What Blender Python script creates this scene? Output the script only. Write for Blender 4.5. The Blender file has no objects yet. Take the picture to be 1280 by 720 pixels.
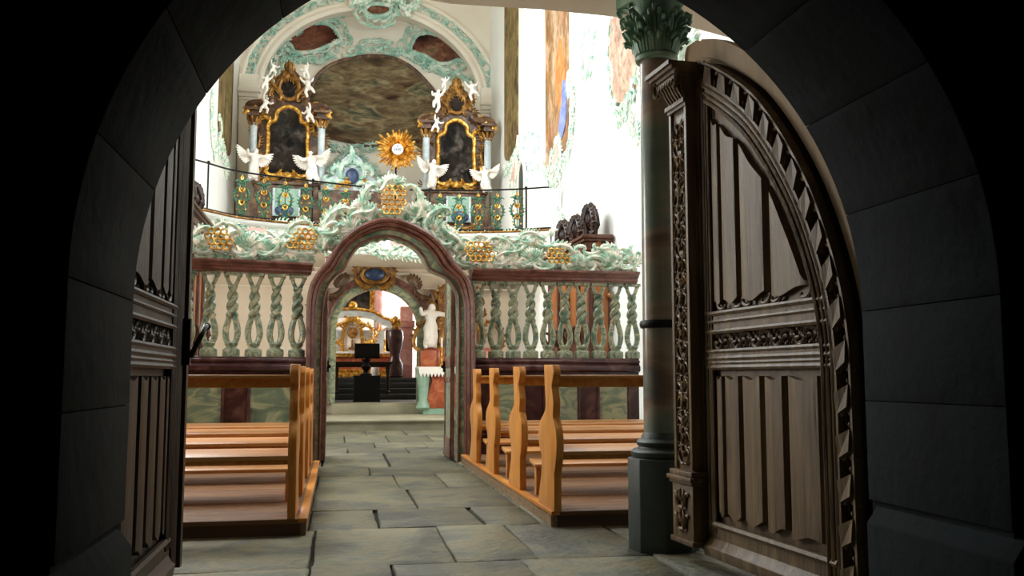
import bpy, bmesh, math, random
from mathutils import Vector, Matrix, noise
random.seed(7)
PI = math.pi
S = bpy.context.scene
C = S.collection

# ------------------------------------------------------------------ camera
F, EH = 1140.0, 1.0
TH = math.atan(111 / F)
PSI = math.atan(218 / F * math.cos(TH))
_s, _c, _st, _ct = math.sin(PSI), math.cos(PSI), math.sin(TH), math.cos(TH)
RV, FV, UV = Vector((_c, -_s, 0)), Vector((_ct * _s, _ct * _c, _st)), Vector((-_st * _s, -_st * _c, _ct))
EYE = Vector((0, 0, EH))
cam = bpy.data.objects.new('camera', bpy.data.cameras.new('camera'))
C.objects.link(cam)
cam.data.sensor_width = 36
cam.data.lens = F / 1280 * 36
cam.data.clip_start = 0.05
cam.matrix_world = Matrix(((RV.x, UV.x, -FV.x, EYE.x), (RV.y, UV.y, -FV.y, EYE.y), (RV.z, UV.z, -FV.z, EYE.z), (0, 0, 0, 1)))
S.camera = cam


def at(px, py, Y):            # survey: the point of the plane y = Y that is sighted at a pixel
    d = FV + RV * ((px - 640) / F) + UV * ((360 - py) / F)
    return EYE + d * (Y / d.y)


def atx(px, py, X):
    d = FV + RV * ((px - 640) / F) + UV * ((360 - py) / F)
    return EYE + d * (X / d.x)


# ------------------------------------------------------------------ materials
def lin(h):
    r = []
    for i in (0, 2, 4):
        c = int(h[i:i + 2], 16) / 255
        r.append(c / 12.92 if c <= .04045 else ((c + .055) / 1.055) ** 2.4)
    return (*r, 1)


def mk(name, cols, scale=4, stretch=(1, 1, 1), detail=5, dist=0.0, rough=.6, metal=0, bump=0, bscale=None, island=0, spec=.5, interp='LINEAR', rot=(0, 0, 0)):
    m = bpy.data.materials.new(name)
    m.use_nodes = True
    N, L = m.node_tree.nodes, m.node_tree.links
    b = N['Principled BSDF']
    b.inputs['Roughness'].default_value = rough
    b.inputs['Metallic'].default_value = metal
    b.inputs['Specular IOR Level'].default_value = spec
    tc = N.new('ShaderNodeTexCoord')
    mp = N.new('ShaderNodeMapping')
    mp.inputs['Scale'].default_value = stretch
    mp.inputs['Rotation'].default_value = rot
    L.new(tc.outputs['Object'], mp.inputs['Vector'])
    nz = N.new('ShaderNodeTexNoise')
    nz.inputs['Scale'].default_value = scale
    nz.inputs['Detail'].default_value = detail
    nz.inputs['Distortion'].default_value = dist
    L.new(mp.outputs[0], nz.inputs['Vector'])
    rp = N.new('ShaderNodeValToRGB')
    rp.color_ramp.interpolation = interp
    el = rp.color_ramp.elements
    cols = [(p, lin(c)) for p, c in cols] if isinstance(cols, list) else [(0, lin(cols)), (1, lin(cols))]
    el[0].position, el[0].color = cols[0]
    el[1].position, el[1].color = cols[-1]
    for p, c in cols[1:-1]:
        e = el.new(p)
        e.color = c
    L.new(nz.outputs['Fac'], rp.inputs['Fac'])
    out = rp.outputs['Color']
    if island:
        g = N.new('ShaderNodeNewGeometry')
        mr = N.new('ShaderNodeMapRange')
        mr.inputs['To Min'].default_value = 1 - island
        mr.inputs['To Max'].default_value = 1 + island
        L.new(g.outputs['Random Per Island'], mr.inputs['Value'])
        hs = N.new('ShaderNodeHueSaturation')
        L.new(mr.outputs[0], hs.inputs['Value'])
        L.new(out, hs.inputs['Color'])
        out = hs.outputs['Color']
    L.new(out, b.inputs['Base Color'])
    if bump:
        n2 = N.new('ShaderNodeTexNoise')
        n2.inputs['Scale'].default_value = bscale or scale * 3
        n2.inputs['Detail'].default_value = 6
        L.new(mp.outputs[0], n2.inputs['Vector'])
        bp = N.new('ShaderNodeBump')
        bp.inputs['Strength'].default_value = bump
        bp.inputs['Distance'].default_value = .02
        L.new(n2.outputs['Fac'], bp.inputs['Height'])
        L.new(bp.outputs[0], b.inputs['Normal'])
    return m


def mkpaint(name, A, B, scale, stretch=(1, 1, 1), rough=.85):
    """painted scene: two palettes laid over each other in large soft patches with brushy streaks"""
    m = mk(name, A, scale, stretch, 4, .35, rough, spec=.15)
    N, L = m.node_tree.nodes, m.node_tree.links
    b = N['Principled BSDF']
    src = b.inputs['Base Color'].links[0].from_socket
    mp = next(n for n in N if n.type == 'MAPPING')

    def nz(sc, det, ds, off):
        ad = N.new('ShaderNodeVectorMath')
        ad.inputs[1].default_value = (off, off * 1.7, off * .6)
        L.new(mp.outputs[0], ad.inputs[0])
        n = N.new('ShaderNodeTexNoise')
        n.inputs['Scale'].default_value = sc
        n.inputs['Detail'].default_value = det
        n.inputs['Distortion'].default_value = ds
        L.new(ad.outputs[0], n.inputs['Vector'])
        return n.outputs['Fac']

    def ramp(fac, cols):
        r = N.new('ShaderNodeValToRGB')
        el = r.color_ramp.elements
        el[0].position, el[0].color = cols[0][0], lin(cols[0][1])
        el[1].position, el[1].color = cols[-1][0], lin(cols[-1][1])
        for q, c in cols[1:-1]:
            el.new(q).color = lin(c)
        L.new(fac, r.inputs['Fac'])
        return r.outputs['Color']
    c2 = ramp(nz(scale * 2.3, 6, .8, 7.3), B)
    k = ramp(nz(scale * .8, 3, .5, 3.1), [(.42, '000000'), (.56, 'ffffff')])
    mx = N.new('ShaderNodeMix')
    mx.data_type = 'RGBA'
    L.new(k, mx.inputs[0])
    L.new(src, mx.inputs[6])
    L.new(c2, mx.inputs[7])
    v = ramp(nz(scale * 7, 8, 1.0, 11.7), [(.3, '8c8c8c'), (.7, 'ffffff')])
    mu = N.new('ShaderNodeMix')
    mu.data_type = 'RGBA'
    mu.blend_type = 'MULTIPLY'
    mu.inputs[0].default_value = .8
    L.new(mx.outputs[2], mu.inputs[6])
    L.new(v, mu.inputs[7])
    L.new(mu.outputs[2], b.inputs['Base Color'])
    return m


def emit(name, h, st):
    m = bpy.data.materials.new(name)
    m.use_nodes = True
    b = m.node_tree.nodes['Principled BSDF']
    b.inputs['Base Color'].default_value = lin(h)
    b.inputs['Emission Color'].default_value = lin(h)
    b.inputs['Emission Strength'].default_value = st
    return m


M = {}
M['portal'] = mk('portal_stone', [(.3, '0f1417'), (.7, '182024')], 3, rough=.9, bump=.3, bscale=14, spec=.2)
M['plaster'] = mk('white_plaster', [(.3, 'f1f3ee'), (.7, 'faf9f4')], 1.5, rough=.9)
M['cream'] = mk('cream_plaster', [(.3, 'e6dccb'), (.7, 'f0e8d8')], 1.2, rough=.9)
M['beige'] = mk('beige_plaster', [(.3, 'd8c8b2'), (.7, 'e4d6c4')], 1.2, rough=.9)
M['flag'] = mk('flagstone', [(.30, '47473a'), (.42, '57574a'), (.5, '66654f'), (.58, '6f684e'), (.66, '60604f'), (.8, '7c7459')], 2.6, detail=13, dist=.4, rough=.64, bump=1.0, bscale=16, island=.34)
M['grout'] = mk('floor_grout', [(.3, '1d1c18'), (.7, '2c2a25')], 6, rough=.95)
M['step'] = mk('step_stone', [(.3, '8d8a74'), (.7, 'aaa58c')], 2, rough=.85, bump=.3)
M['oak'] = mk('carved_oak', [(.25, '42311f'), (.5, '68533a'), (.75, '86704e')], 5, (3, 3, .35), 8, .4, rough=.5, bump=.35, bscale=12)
M['oak_shaded'] = mk('shaded_oak', [(.3, '281a11'), (.7, '453325')], 5, (3, 3, .4), 7, .3, rough=.5, bump=.25)  # same oak, its colour darkened to stand in for the shade on door_2
M['oak_shadow'] = mk('recess_oak', [(.3, '2a1c14'), (.7, '3d2b20')], 5, rough=.7)
M['board'] = mk('backing_oak', [(.3, '8b7558'), (.7, 'a58c6a')], 3, (2, 2, .5), 7, .4, rough=.7, bump=.25)
M['gilt_oak'] = mk('gilded_oak', [(.35, '4a3624'), (.55, '7d6240'), (.75, 'a98a58')], 14, rough=.45, bump=.3)
M['pine'] = mk('honey_pine', [(.25, 'b06a28'), (.5, 'cc8538'), (.8, 'dd9c4e')], 3, (5, .6, 5), 6, .8, rough=.38, bump=.05)
M['pine_end'] = mk('honey_pine_upright', [(.25, 'b86f2a'), (.5, 'd08a3c'), (.8, 'de9f50')], 3, (6, 6, .6), 6, .8, rough=.38, bump=.05)
M['pine_board'] = mk('honey_pine_board', [(.25, 'b0713a'), (.5, 'c88d52'), (.8, 'd8a468')], 3, (.5, 6, 6), 6, .8, rough=.38, bump=.05)
M['plank'] = mk('platform_plank', [(.25, '5a3a1f'), (.6, '78522e'), (.85, '8c653c')], 2.5, (.4, 5, 5), 7, .6, rough=.6, bump=.1)  # board colour lowered to paint in the shadow of the pews
M['plank_shaded'] = mk('platform_riser_shaded', [(.3, '3a2418'), (.7, '54361f')], 2.5, (.4, 5, 5), 7, .6, rough=.6)  # plank colour darkened for the shade on the platform's front
M['plank_side'] = mk('platform_side', [(.3, '6f5a40'), (.7, '94795a')], 9, (4, 1, 4), 6, .4, rough=.8, bump=.2)
M['green'] = mk('green_marble', [(.25, '47584d'), (.42, '7a8b73'), (.50, 'b4b48f'), (.56, '6d8171'), (.66, 'a6ab8c'), (.8, '56695c')], 2.0, (1, 1, 1.8), 9, 1.3, rough=.3)
M['green_b'] = mk('baluster_marble', [(.26, '3c5448'), (.4, '6d8672'), (.5, 'b4b496'), (.58, '5b7868'), (.68, 'd2ccab'), (.8, '7d9684')], 7, (1, 1, .8), 5, 1.3, rough=.3)
M['purple'] = mk('purple_marble', [(.25, '452825'), (.42, '663f38'), (.52, '82594d'), (.62, '694540'), (.75, '9c7a66')], 3.2, (1, 1, 1), 9, 1.3, rough=.28)
M['purple_d'] = mk('purple_dark_marble', [(.25, '2c1719'), (.5, '432628'), (.62, '5c3d3a'), (.8, '6e5248')], 3, (1, 1, 1), 8, 1.5, rough=.25)
M['colm'] = mk('column_marble', [(.30, '5c6b63'), (.44, '7c8a7e'), (.52, '9a8f80'), (.58, '86705f'), (.64, '6c6660'), (.75, '76857a')], 1.3, (.6, .6, 1.9), 8, .5, rough=.22)
M['colb'] = mk('column_stone', [(.3, '2b3433'), (.7, '3f4a48')], 5, rough=.5, bump=.15)
M['capg'] = mk('verdigris_capital', [(.3, '557a67'), (.55, '86a892'), (.8, 'b4cab6')], 9, rough=.42)
M['stucco'] = mk('green_stucco', [(.34, '86b59a'), (.46, 'aed0b8'), (.53, 'e2e6d2'), (.62, 'f6f1e2')], 13, detail=3, rough=.45)
M['stucco_p'] = mk('pale_green_stucco', [(.34, '9cc6b0'), (.46, 'c0ddcc'), (.54, 'eaeede'), (.62, 'f6f3ea')], 11, detail=3, rough=.5)
M['stucco_d'] = mk('deep_green_stucco', [(.3, '82b09f'), (.48, 'a6c8b8'), (.6, 'cfdccc'), (.7, 'e9e6d8')], 6, rough=.6)
M['pink'] = mk('pink_stucco', [(.3, 'e3a59a'), (.7, 'eec6b8')], 4, rough=.6)
M['gold'] = mk('gilding', [(.35, '8a5a14'), (.5, 'c98c2a'), (.66, 'f3d27a')], 14, rough=.33, metal=.55)
M['gold_d'] = mk('dull_gilding', [(.35, '5c3a14'), (.55, '96682a'), (.75, 'cf9f4e')], 9, rough=.45, metal=.3)
M['white'] = mk('white_stucco_figure', [(.3, 'e9e2d8'), (.7, 'f6f1ea')], 6, rough=.45)
M['brown'] = mk('brown_marble', [(.3, '352318'), (.5, '553a28'), (.62, '77583c'), (.8, '8f7250')], 5, dist=1, rough=.4)
M['walnut'] = mk('carved_walnut', [(.3, '3c1e12'), (.6, '62341c'), (.85, '84492a')], 6, (2, 2, .5), 6, .5, rough=.4, bump=.15)
M['walnut_d'] = mk('dark_walnut_carving', [(.3, '1e0f0a'), (.6, '3a2015'), (.85, '5a3422')], 8, rough=.4, bump=.2)
M['walnut_p'] = mk('walnut_panel', [(.3, '8a4c1f'), (.6, 'a9642c'), (.85, 'bb7a3c')], 3, (3, 3, .4), 6, .6, rough=.4)
M['iron'] = mk('black_iron', '15171a', rough=.45, metal=.6)
M['iron_g'] = mk('green_iron', [(.3, '1f4a36'), (.6, '2f6b4c'), (.8, '5d9a72')], 20, rough=.4)
M['black'] = mk('backlit_black', '07070a', rough=.8)  # backlit silhouette put into the colour of ambo and lectern
M['greystep'] = mk('grey_step_stone', [(.3, '303335'), (.7, '45494a')], 2, rough=.7)
M['cloth'] = mk('white_altar_lace', 'f2eee6', rough=.9)
M['redm'] = mk('red_marble', [(.3, '8e3f28'), (.55, 'b2603e'), (.8, 'c98a66')], 5, dist=1.4, rough=.3)
M['pinkm'] = mk('pink_marble', [(.3, 'cf7f7a'), (.55, 'e2a7a0'), (.8, 'f1d6cd')], 3, dist=1.4, rough=.3)
M['blue'] = mk('blue_enamel', [(.3, '1e2c4a'), (.7, '3b5179')], 8, rough=.35)
M['bluem'] = mk('pale_blue_marble', [(.3, 'a9b7bd'), (.7, 'd3dcdd')], 4, dist=1.2, rough=.3)
M['mensa'] = mk('mensa_green_marble', [(.3, '6f9681'), (.7, '9dbba6')], 3, dist=1.4, rough=.3)
M['pane'] = emit('daylit_glass', 'dcebf8', 3.0)
M['frescodark'] = mkpaint('dark_fresco_paint', [(.32, '3d3024'), (.46, '685640'), (.55, '8f7d5c'), (.68, '54463a')], [(.32, '52392c'), (.45, '7c6a4c'), (.53, '9c8c6c'), (.62, '66664e'), (.75, '3f342a')], .5, (1, 1, 3.0))
M['frescored'] = mkpaint('red_brown_fresco_paint', [(.3, '2a1a16'), (.45, '6a3a2c'), (.55, '8c5a44'), (.7, '3f3029')], [(.3, '4d4a40'), (.5, '7a4a38'), (.65, 'a08264'), (.8, '2f2320')], .9, (1, 1, 1.5))
M['frescowarm'] = mkpaint('warm_fresco_paint', [(.3, '8a6046'), (.45, 'c0936c'), (.55, 'dcbc98'), (.7, 'a8704a')], [(.3, 'c99a80'), (.45, 'd9b48e'), (.55, 'b5824e'), (.7, '8c7a58')], .9, (1, 1, .6))
M['frescoochre'] = mkpaint('ochre_fresco_paint', [(.3, '54452c'), (.45, '86704a'), (.55, 'a98f62'), (.7, '6b4a38')], [(.3, '7c5a44'), (.5, '9c8a58'), (.7, '4a3a2a')], .9, (1, 1, .6))
M['frescopeach'] = mkpaint('peach_fresco_paint', [(.3, 'd6a189'), (.5, 'e6bda4'), (.7, 'd09a80')], [(.3, 'dfae96'), (.5, 'eaccb6'), (.7, 'c89a82')], 1.0)
M['figorange'] = mk('orange_robe_paint', [(.3, 'b6672c'), (.7, 'd99657')], 4, dist=1, rough=.85)
M['figblue'] = mk('blue_robe_paint', [(.3, '5f6fae'), (.7, '8f9cc9')], 4, dist=1, rough=.85)
M['altarpaint'] = mkpaint('dark_altar_painting', [(.3, '0f0c0a'), (.46, '241e19'), (.58, '3d332a'), (.7, '191a1e')], [(.35, '14110e'), (.5, '3a3632'), (.62, '6a6058'), (.75, '1c1714')], 1.6, (1, 1, 1), .8)
M['chancel'] = mk('chancel_white', 'f4efe8', rough=.9)


# ------------------------------------------------------------------ mesh builder
class MB:
    def __init__(s, mtx=None):
        s.v, s.f, s.m = [], [], mtx or Matrix()

    def add(s, vs, fs):
        o = len(s.v)
        s.v += [s.m @ Vector(v) for v in vs]
        s.f += [tuple(i + o for i in f) for f in fs]

    def box(s, x0, x1, y0, y1, z0, z1):
        s.add([(x0, y0, z0), (x1, y0, z0), (x1, y1, z0), (x0, y1, z0), (x0, y0, z1), (x1, y0, z1), (x1, y1, z1), (x0, y1, z1)],
              [(0, 3, 2, 1), (4, 5, 6, 7), (0, 1, 5, 4), (1, 2, 6, 5), (2, 3, 7, 6), (3, 0, 4, 7)])
        return s

    def prism(s, poly, a, b, ax='y'):
        g = {'y': lambda p, t: (p[0], t, p[1]), 'x': lambda p, t: (t, p[0], p[1]), 'z': lambda p, t: (p[0], p[1], t)}[ax]
        n = len(poly)
        s.add([g(p, a) for p in poly] + [g(p, b) for p in poly],
              [tuple(range(n)), tuple(range(2 * n - 1, n - 1, -1))] + [(i, i + n, (i + 1) % n + n, (i + 1) % n) for i in range(n)])
        return s

    def band(s, A, B, a, b, ax='y', closed=False):
        """solid between two matching polylines A, B (2-D), from a to b along ax"""
        g = {'y': lambda p, t: (p[0], t, p[1]), 'x': lambda p, t: (t, p[0], p[1]), 'z': lambda p, t: (p[0], p[1], t)}[ax]
        n = len(A)
        vs = [g(p, a) for p in A] + [g(p, a) for p in B] + [g(p, b) for p in A] + [g(p, b) for p in B]
        fs = []
        for i in range(n if closed else n - 1):
            j = (i + 1) % n
            fs += [(i, j, n + j, n + i), (2 * n + i, 3 * n + i, 3 * n + j, 2 * n + j), (i, 2 * n + i, 2 * n + j, j), (n + i, n + j, 3 * n + j, 3 * n + i)]
        if not closed:
            fs += [(0, n, 3 * n, 2 * n), (n - 1, 3 * n - 1, 4 * n - 1, 2 * n - 1)]
        s.add(vs, fs)
        return s

    def tube(s, pts, r, n=7, sq=1.0, up=None, closed=False):
        pts = [Vector(p) for p in pts]
        k = len(pts)
        R = r if isinstance(r, (list, tuple)) else [r] * k
        vs, fs = [], []
        ref = Vector(up) if up else None
        pu = None
        for i, p in enumerate(pts):
            if closed:
                t = pts[(i + 1) % k] - pts[i - 1]
            else:
                t = pts[min(i + 1, k - 1)] - pts[max(i - 1, 0)]
            if t.length < 1e-9:
                t = Vector((0, 0, 1))
            t.normalize()
            if ref:
                u = ref - t * ref.dot(t)
            elif pu is None:
                u = Vector((0, 0, 1)).cross(t)
                if u.length < .1:
                    u = Vector((1, 0, 0)).cross(t)
            else:
                u = pu - t * pu.dot(t)
            if u.length < 1e-6:
                u = t.orthogonal()
            u.normalize()
            pu = u
            w = t.cross(u)
            for j in range(n):
                a = 2 * PI * j / n
                vs.append(p + (u * math.cos(a) * sq + w * math.sin(a)) * R[i])
        for i in range(k if closed else k - 1):
            i2 = (i + 1) % k
            for j in range(n):
                j2 = (j + 1) % n
                fs.append((i * n + j, i * n + j2, i2 * n + j2, i2 * n + j))
        if not closed:
            fs += [tuple(range(n - 1, -1, -1)), tuple(range((k - 1) * n, k * n))]
        s.add(vs, fs)
        return s

    def lathe(s, prof, cx=0, cy=0, n=24, a0=0.0, a1=2 * PI):
        full = abs(a1 - a0 - 2 * PI) < 1e-6
        m = n if full else n + 1
        vs, fs = [], []
        for r, z in prof:
            for j in range(m):
                a = a0 + (a1 - a0) * j / n
                vs.append((cx + r * math.cos(a), cy + r * math.sin(a), z))
        for i in range(len(prof) - 1):
            for j in range(n):
                j2 = (j + 1) % m
                fs.append((i * m + j, i * m + j2, (i + 1) * m + j2, (i + 1) * m + j))
        if full:
            fs += [tuple(range(m - 1, -1, -1)), tuple(range((len(prof) - 1) * m, len(prof) * m))]
        s.add(vs, fs)
        return s

    def ball(s, c, r, n=10):
        rx, ry, rz = r if isinstance(r, (list, tuple)) else (r, r, r)
        k = max(4, n // 2 + 1)
        vs, fs = [], []
        for i in range(k + 1):
            t = PI * i / k
            for j in range(n):
                a = 2 * PI * j / n
                vs.append((c[0] + rx * math.sin(t) * math.cos(a), c[1] + ry * math.sin(t) * math.sin(a), c[2] + rz * math.cos(t)))
        for i in range(k):
            for j in range(n):
                fs.append((i * n + j, i * n + (j + 1) % n, (i + 1) * n + (j + 1) % n, (i + 1) * n + j))
        s.add(vs, fs)
        return s

    def build(s, name, mat, parent=None, smooth=True, bevel=0, ang=40):
        me = bpy.data.meshes.new(name)
        me.from_pydata([tuple(v) for v in s.v], [], s.f)
        bm = bmesh.new()
        bm.from_mesh(me)
        bmesh.ops.remove_doubles(bm, verts=bm.verts, dist=1e-5)
        if bevel:
            es = [e for e in bm.edges if len(e.link_faces) == 2 and e.calc_face_angle(0) > .5]
            bmesh.ops.bevel(bm, geom=es, offset=bevel, segments=2, profile=.5, affect='EDGES', clamp_overlap=True)
        bmesh.ops.recalc_face_normals(bm, faces=bm.faces)
        bm.to_mesh(me)
        bm.free()
        if smooth:
            me.shade_smooth()
            me.set_sharp_from_angle(angle=math.radians(ang))
        me.materials.append(M[mat])
        return link(name, me, parent)


def link(name, me, parent=None):
    o = bpy.data.objects.new(name, me)
    C.objects.link(o)
    if parent:
        o.parent = parent
        o.matrix_parent_inverse = parent.matrix_basis.inverted() if parent.parent is None else Matrix()
    return o


def tag(o, label, cat, group=None, kind=None):
    o['label'] = label
    o['category'] = cat
    if group:
        o['group'] = group
    if kind:
        o['kind'] = kind
    return o


def thing(name, label, cat, loc=(0, 0, 0), group=None, kind=None):
    o = bpy.data.objects.new(name, None)
    C.objects.link(o)
    o.empty_display_size = .1
    o.location = loc
    return tag(o, label, cat, group, kind)


def struct(o, label=None, cat=None):
    o['kind'] = 'structure'
    if label:
        o['label'] = label
    if cat:
        o['category'] = cat
    return o


def copy_tree(o, parent=None):
    c = o.copy()
    C.objects.link(c)
    if parent:
        c.parent = parent
    for ch in list(o.children):
        copy_tree(ch, c)
    return c


def basis(org, x, y):
    x, y = Vector(x).normalized(), Vector(y).normalized()
    z = x.cross(y)
    return Matrix(((x.x, y.x, z.x, org[0]), (x.y, y.y, z.y, org[1]), (x.z, y.z, z.z, org[2]), (0, 0, 0, 1)))


def lerp(a, b, t):
    return a + (b - a) * t


def spline(P, n=8, closed=False):
    """Catmull-Rom through points"""
    P = [Vector(p) for p in P]
    k = len(P)
    out = []
    rng = range(k) if closed else range(k - 1)
    for i in rng:
        p1, p2 = P[i], P[(i + 1) % k]
        p0 = P[i - 1] if (closed or i > 0) else p1 * 2 - p2
        p3 = P[(i + 2) % k] if (closed or i + 2 < k) else p2 * 2 - p1
        for j in range(n):
            t = j / n
            out.append(.5 * (2 * p1 + (p2 - p0) * t + (2 * p0 - 5 * p1 + 4 * p2 - p3) * t * t + (3 * p1 - p0 - 3 * p2 + p3) * t ** 3))
    if not closed:
        out.append(P[-1])
    return out


def offset2(P, d):
    out = []
    n = len(P)
    for i in range(n):
        a, b = P[max(i - 1, 0)], P[min(i + 1, n - 1)]
        t = (Vector(b) - Vector(a)).normalized()
        out.append(Vector((P[i][0] - t.y * d, P[i][1] + t.x * d)))
    return out


def scroll_pts(p0, p1, side=1, kind='C', turn=1.25, n=30):
    x = y = ang = 0.0
    pts = []
    for i in range(n):
        q = 2 * i / (n - 1) - 1
        pts.append((x, y))
        k = 2 * PI * turn * (.30 + 2.8 * abs(q) ** 3) / (n - 1) * side
        if kind == 'S' and q < 0:
            k = -k
        ds = 1 - .72 * abs(q) ** 1.6
        ang += k
        x += math.cos(ang) * ds
        y += math.sin(ang) * ds
    a, b = Vector(pts[0]), Vector(pts[-1])
    d, e = b - a, Vector(p1) - Vector(p0)
    if d.length < 1e-6:
        d = Vector((1e-3, 0))
    sc = e.length / d.length
    th = math.atan2(e.y, e.x) - math.atan2(d.y, d.x)
    c, s = math.cos(th) * sc, math.sin(th) * sc
    return [Vector((p0[0] + (p[0] - a.x) * c - (p[1] - a.y) * s, p0[1] + (p[0] - a.x) * s + (p[1] - a.y) * c)) for p in pts]


def scroll(mb, p0, p1, r=.03, side=1, kind='C', turn=1.25, n=28, w=0.0, sq=1.2, frill=0, g=None, k=6):
    """a rocaille scroll in the builder's local x-z plane (w = its y)"""
    P = scroll_pts(p0, p1, side, kind, turn, n)
    g = g or (lambda p, t: (p.x, t, p.y))
    rad = [r * (.42 + .58 * math.sin(PI * i / (n - 1)) ** .8) for i in range(n)]
    mb.tube([g(p, w) for p in P], rad, k, sq, up=Vector(g(Vector((0, 0)), 1)) - Vector(g(Vector((0, 0)), 0)))
    mb.ball(g(P[0], w), r * .7, 7)
    mb.ball(g(P[-1], w), r * .7, 7)
    if frill:
        cen = sum(P, Vector((0, 0))) / n
        for i in range(n // 4, 3 * n // 4, 2):
            t = (P[i + 1] - P[i - 1]).normalized()
            nn = Vector((-t.y, t.x))
            if nn.dot(P[i] - cen) < 0:
                nn = -nn
            f = frill * (.6 + .4 * math.sin(PI * (i - n / 4) / (n / 2)))
            a = P[i]
            b = a + nn * f * .6 + t * f * .15
            c = a + nn * f + t * f * .5
            mb.tube([g(a, w), g(b, w - r * .5), g(c, w)], [r * .7, r * .62, r * .2], 5)
    return mb


def leaf(mb, p, ang, L, r, w=0, g=None, curl=.6):
    g = g or (lambda q, t: (q.x, t, q.y))
    P = []
    a = ang
    q = Vector(p)
    for i in range(7):
        P.append(q.copy())
        q = q + Vector((math.cos(a), math.sin(a))) * L / 6
        a += curl / 6 * (1 + i * .5)
    mb.tube([g(x, w) for x in P], [r * f for f in (.45, .8, 1, .95, .75, .5, .15)], 6)


def rocaille_run(mb, P, size, r, seed, frill=.5, w=0, closed=True, out=1, g=None, jit=.25):
    """scrolls and leaves following a polyline (2-D)"""
    rnd = random.Random(seed)
    P = [Vector(p) for p in P]
    if closed:
        P = P + [P[0]]
    cum = [0]
    for a, b in zip(P, P[1:]):
        cum.append(cum[-1] + (b - a).length)

    def pt(d):
        d = max(0, min(cum[-1], d))
        for i in range(len(P) - 1):
            if d <= cum[i + 1]:
                return P[i].lerp(P[i + 1], (d - cum[i]) / max(1e-9, cum[i + 1] - cum[i]))
        return P[-1]
    d = 0
    i = 0
    while d < cum[-1] - size * .3:
        L = size * rnd.uniform(1 - jit, 1 + jit)
        a, b = pt(d), pt(min(d + L, cum[-1]))
        if (b - a).length > size * .25:
            kind = 'C' if rnd.random() < .65 else 'S'
            scroll(mb, a, b, r * rnd.uniform(.8, 1.15), out if rnd.random() < .75 else -out, kind, rnd.uniform(.95, 1.3), 22, w, 1.1, frill * size * .55, g, 5)
            t = (b - a).normalized()
            nn = Vector((t.y, -t.x)) * out
            m = a.lerp(b, rnd.random())
            leaf(mb, m, math.atan2(nn.y, nn.x) + rnd.uniform(-.6, .6), size * rnd.uniform(.4, .7), r * .9, w, g, rnd.choice((-1, 1)))
        d += L * .92
        i += 1


def shell(mb, c, R, a0, a1, n, r, w=0, g=None):
    """fan of ribs, scalloped like a rocaille shell"""
    g = g or (lambda q, t: (q.x, t, q.y))
    for i in range(n):
        a = lerp(a0, a1, i / (n - 1))
        P = []
        for k in range(6):
            q = k / 5
            P.append(Vector((c[0] + R * q * math.cos(a), c[1] + R * q * math.sin(a))))
        mb.tube([g(p, w + .05 * math.sin(PI * k / 5)) for k, p in enumerate(P)], [r * f for f in (.35, .6, .8, .95, 1.0, .6)], 6)
    mb.ball(g(Vector(c), w + .02), r * 1.3, 8)


def honeycomb(mb, inside, x0, x1, z0, z1, cell, r, w=0, g=None):
    g = g or (lambda q, t: (q.x, t, q.y))
    hx = cell * 1.0
    hz = cell * .86
    row = 0
    z = z0
    while z <= z1:
        x = x0 + (hx / 2 if row % 2 else 0)
        while x <= x1:
            if inside(x, z):
                ring = [g(Vector((x + math.cos(a) * hx * .5, z + math.sin(a) * hx * .5)), w) for a in [2 * PI * i / 8 for i in range(8)]]
                mb.tube(ring, r, 5, closed=True)
            x += hx
        z += hz
        row += 1


# ------------------------------------------------------------------ figures
def skin_mesh(name, V, E, R, sub=1):
    me = bpy.data.meshes.new(name)
    me.from_pydata(V, E, [])
    o = bpy.data.objects.new(name, me)
    C.objects.link(o)
    md = o.modifiers.new('skin', 'SKIN')
    md.use_smooth_shade = True
    if not me.skin_vertices:
        bm = bmesh.new()
        bm.from_mesh(me)
        bm.verts.layers.skin.verify()
        bm.to_mesh(me)
        bm.free()
    for i, r in enumerate(R):
        sv = me.skin_vertices[0].data[i]
        sv.radius = (r, r) if not isinstance(r, tuple) else r
        sv.use_root = i == 0
    if sub:
        sd = o.modifiers.new('sub', 'SUBSURF')
        sd.levels = sub
        sd.render_levels = sub
    dg = bpy.context.evaluated_depsgraph_get()
    dg.update()
    out = bpy.data.meshes.new_from_object(o.evaluated_get(dg))
    out.name = name
    bpy.data.objects.remove(o)
    return out


def figure_mesh(name, pose, robe=False):
    """unit-height figure standing on z=0, facing -y"""
    V = [(0, 0, .50), (0, -.01, .62), (0, 0, .76), (0, -.005, .82), (0, -.02, .90), (0, -.025, .975)]
    R = [.095, .09, .10, .045, .075, .062]
    E = [(0, 1), (1, 2), (2, 3), (3, 4), (4, 5)]

    def limb(root, pts, rad):
        p = root
        for q, r in zip(pts, rad):
            V.append(q)
            R.append(r)
            E.append((p, len(V) - 1))
            p = len(V) - 1
    for s, k in ((-1, 'la'), (1, 'ra')):
        limb(2, pose[k], (.062, .052, .042, .034, .022))
    for s, k in ((-1, 'll'), (1, 'rl')):
        limb(0, pose[k], (.09, .075, .062, .048, .036, .026))
    if robe:
        for i, (x, z, r) in enumerate(((0, .36, .13), (.01, .2, .15), (-.01, .04, .17))):
            V.append((x, .01, z))
            R.append(r)
            E.append((0 if i == 0 else len(V) - 2, len(V) - 1))
    return skin_mesh(name, V, E, R, 1)


def arms(l, r):
    return l, r


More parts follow.
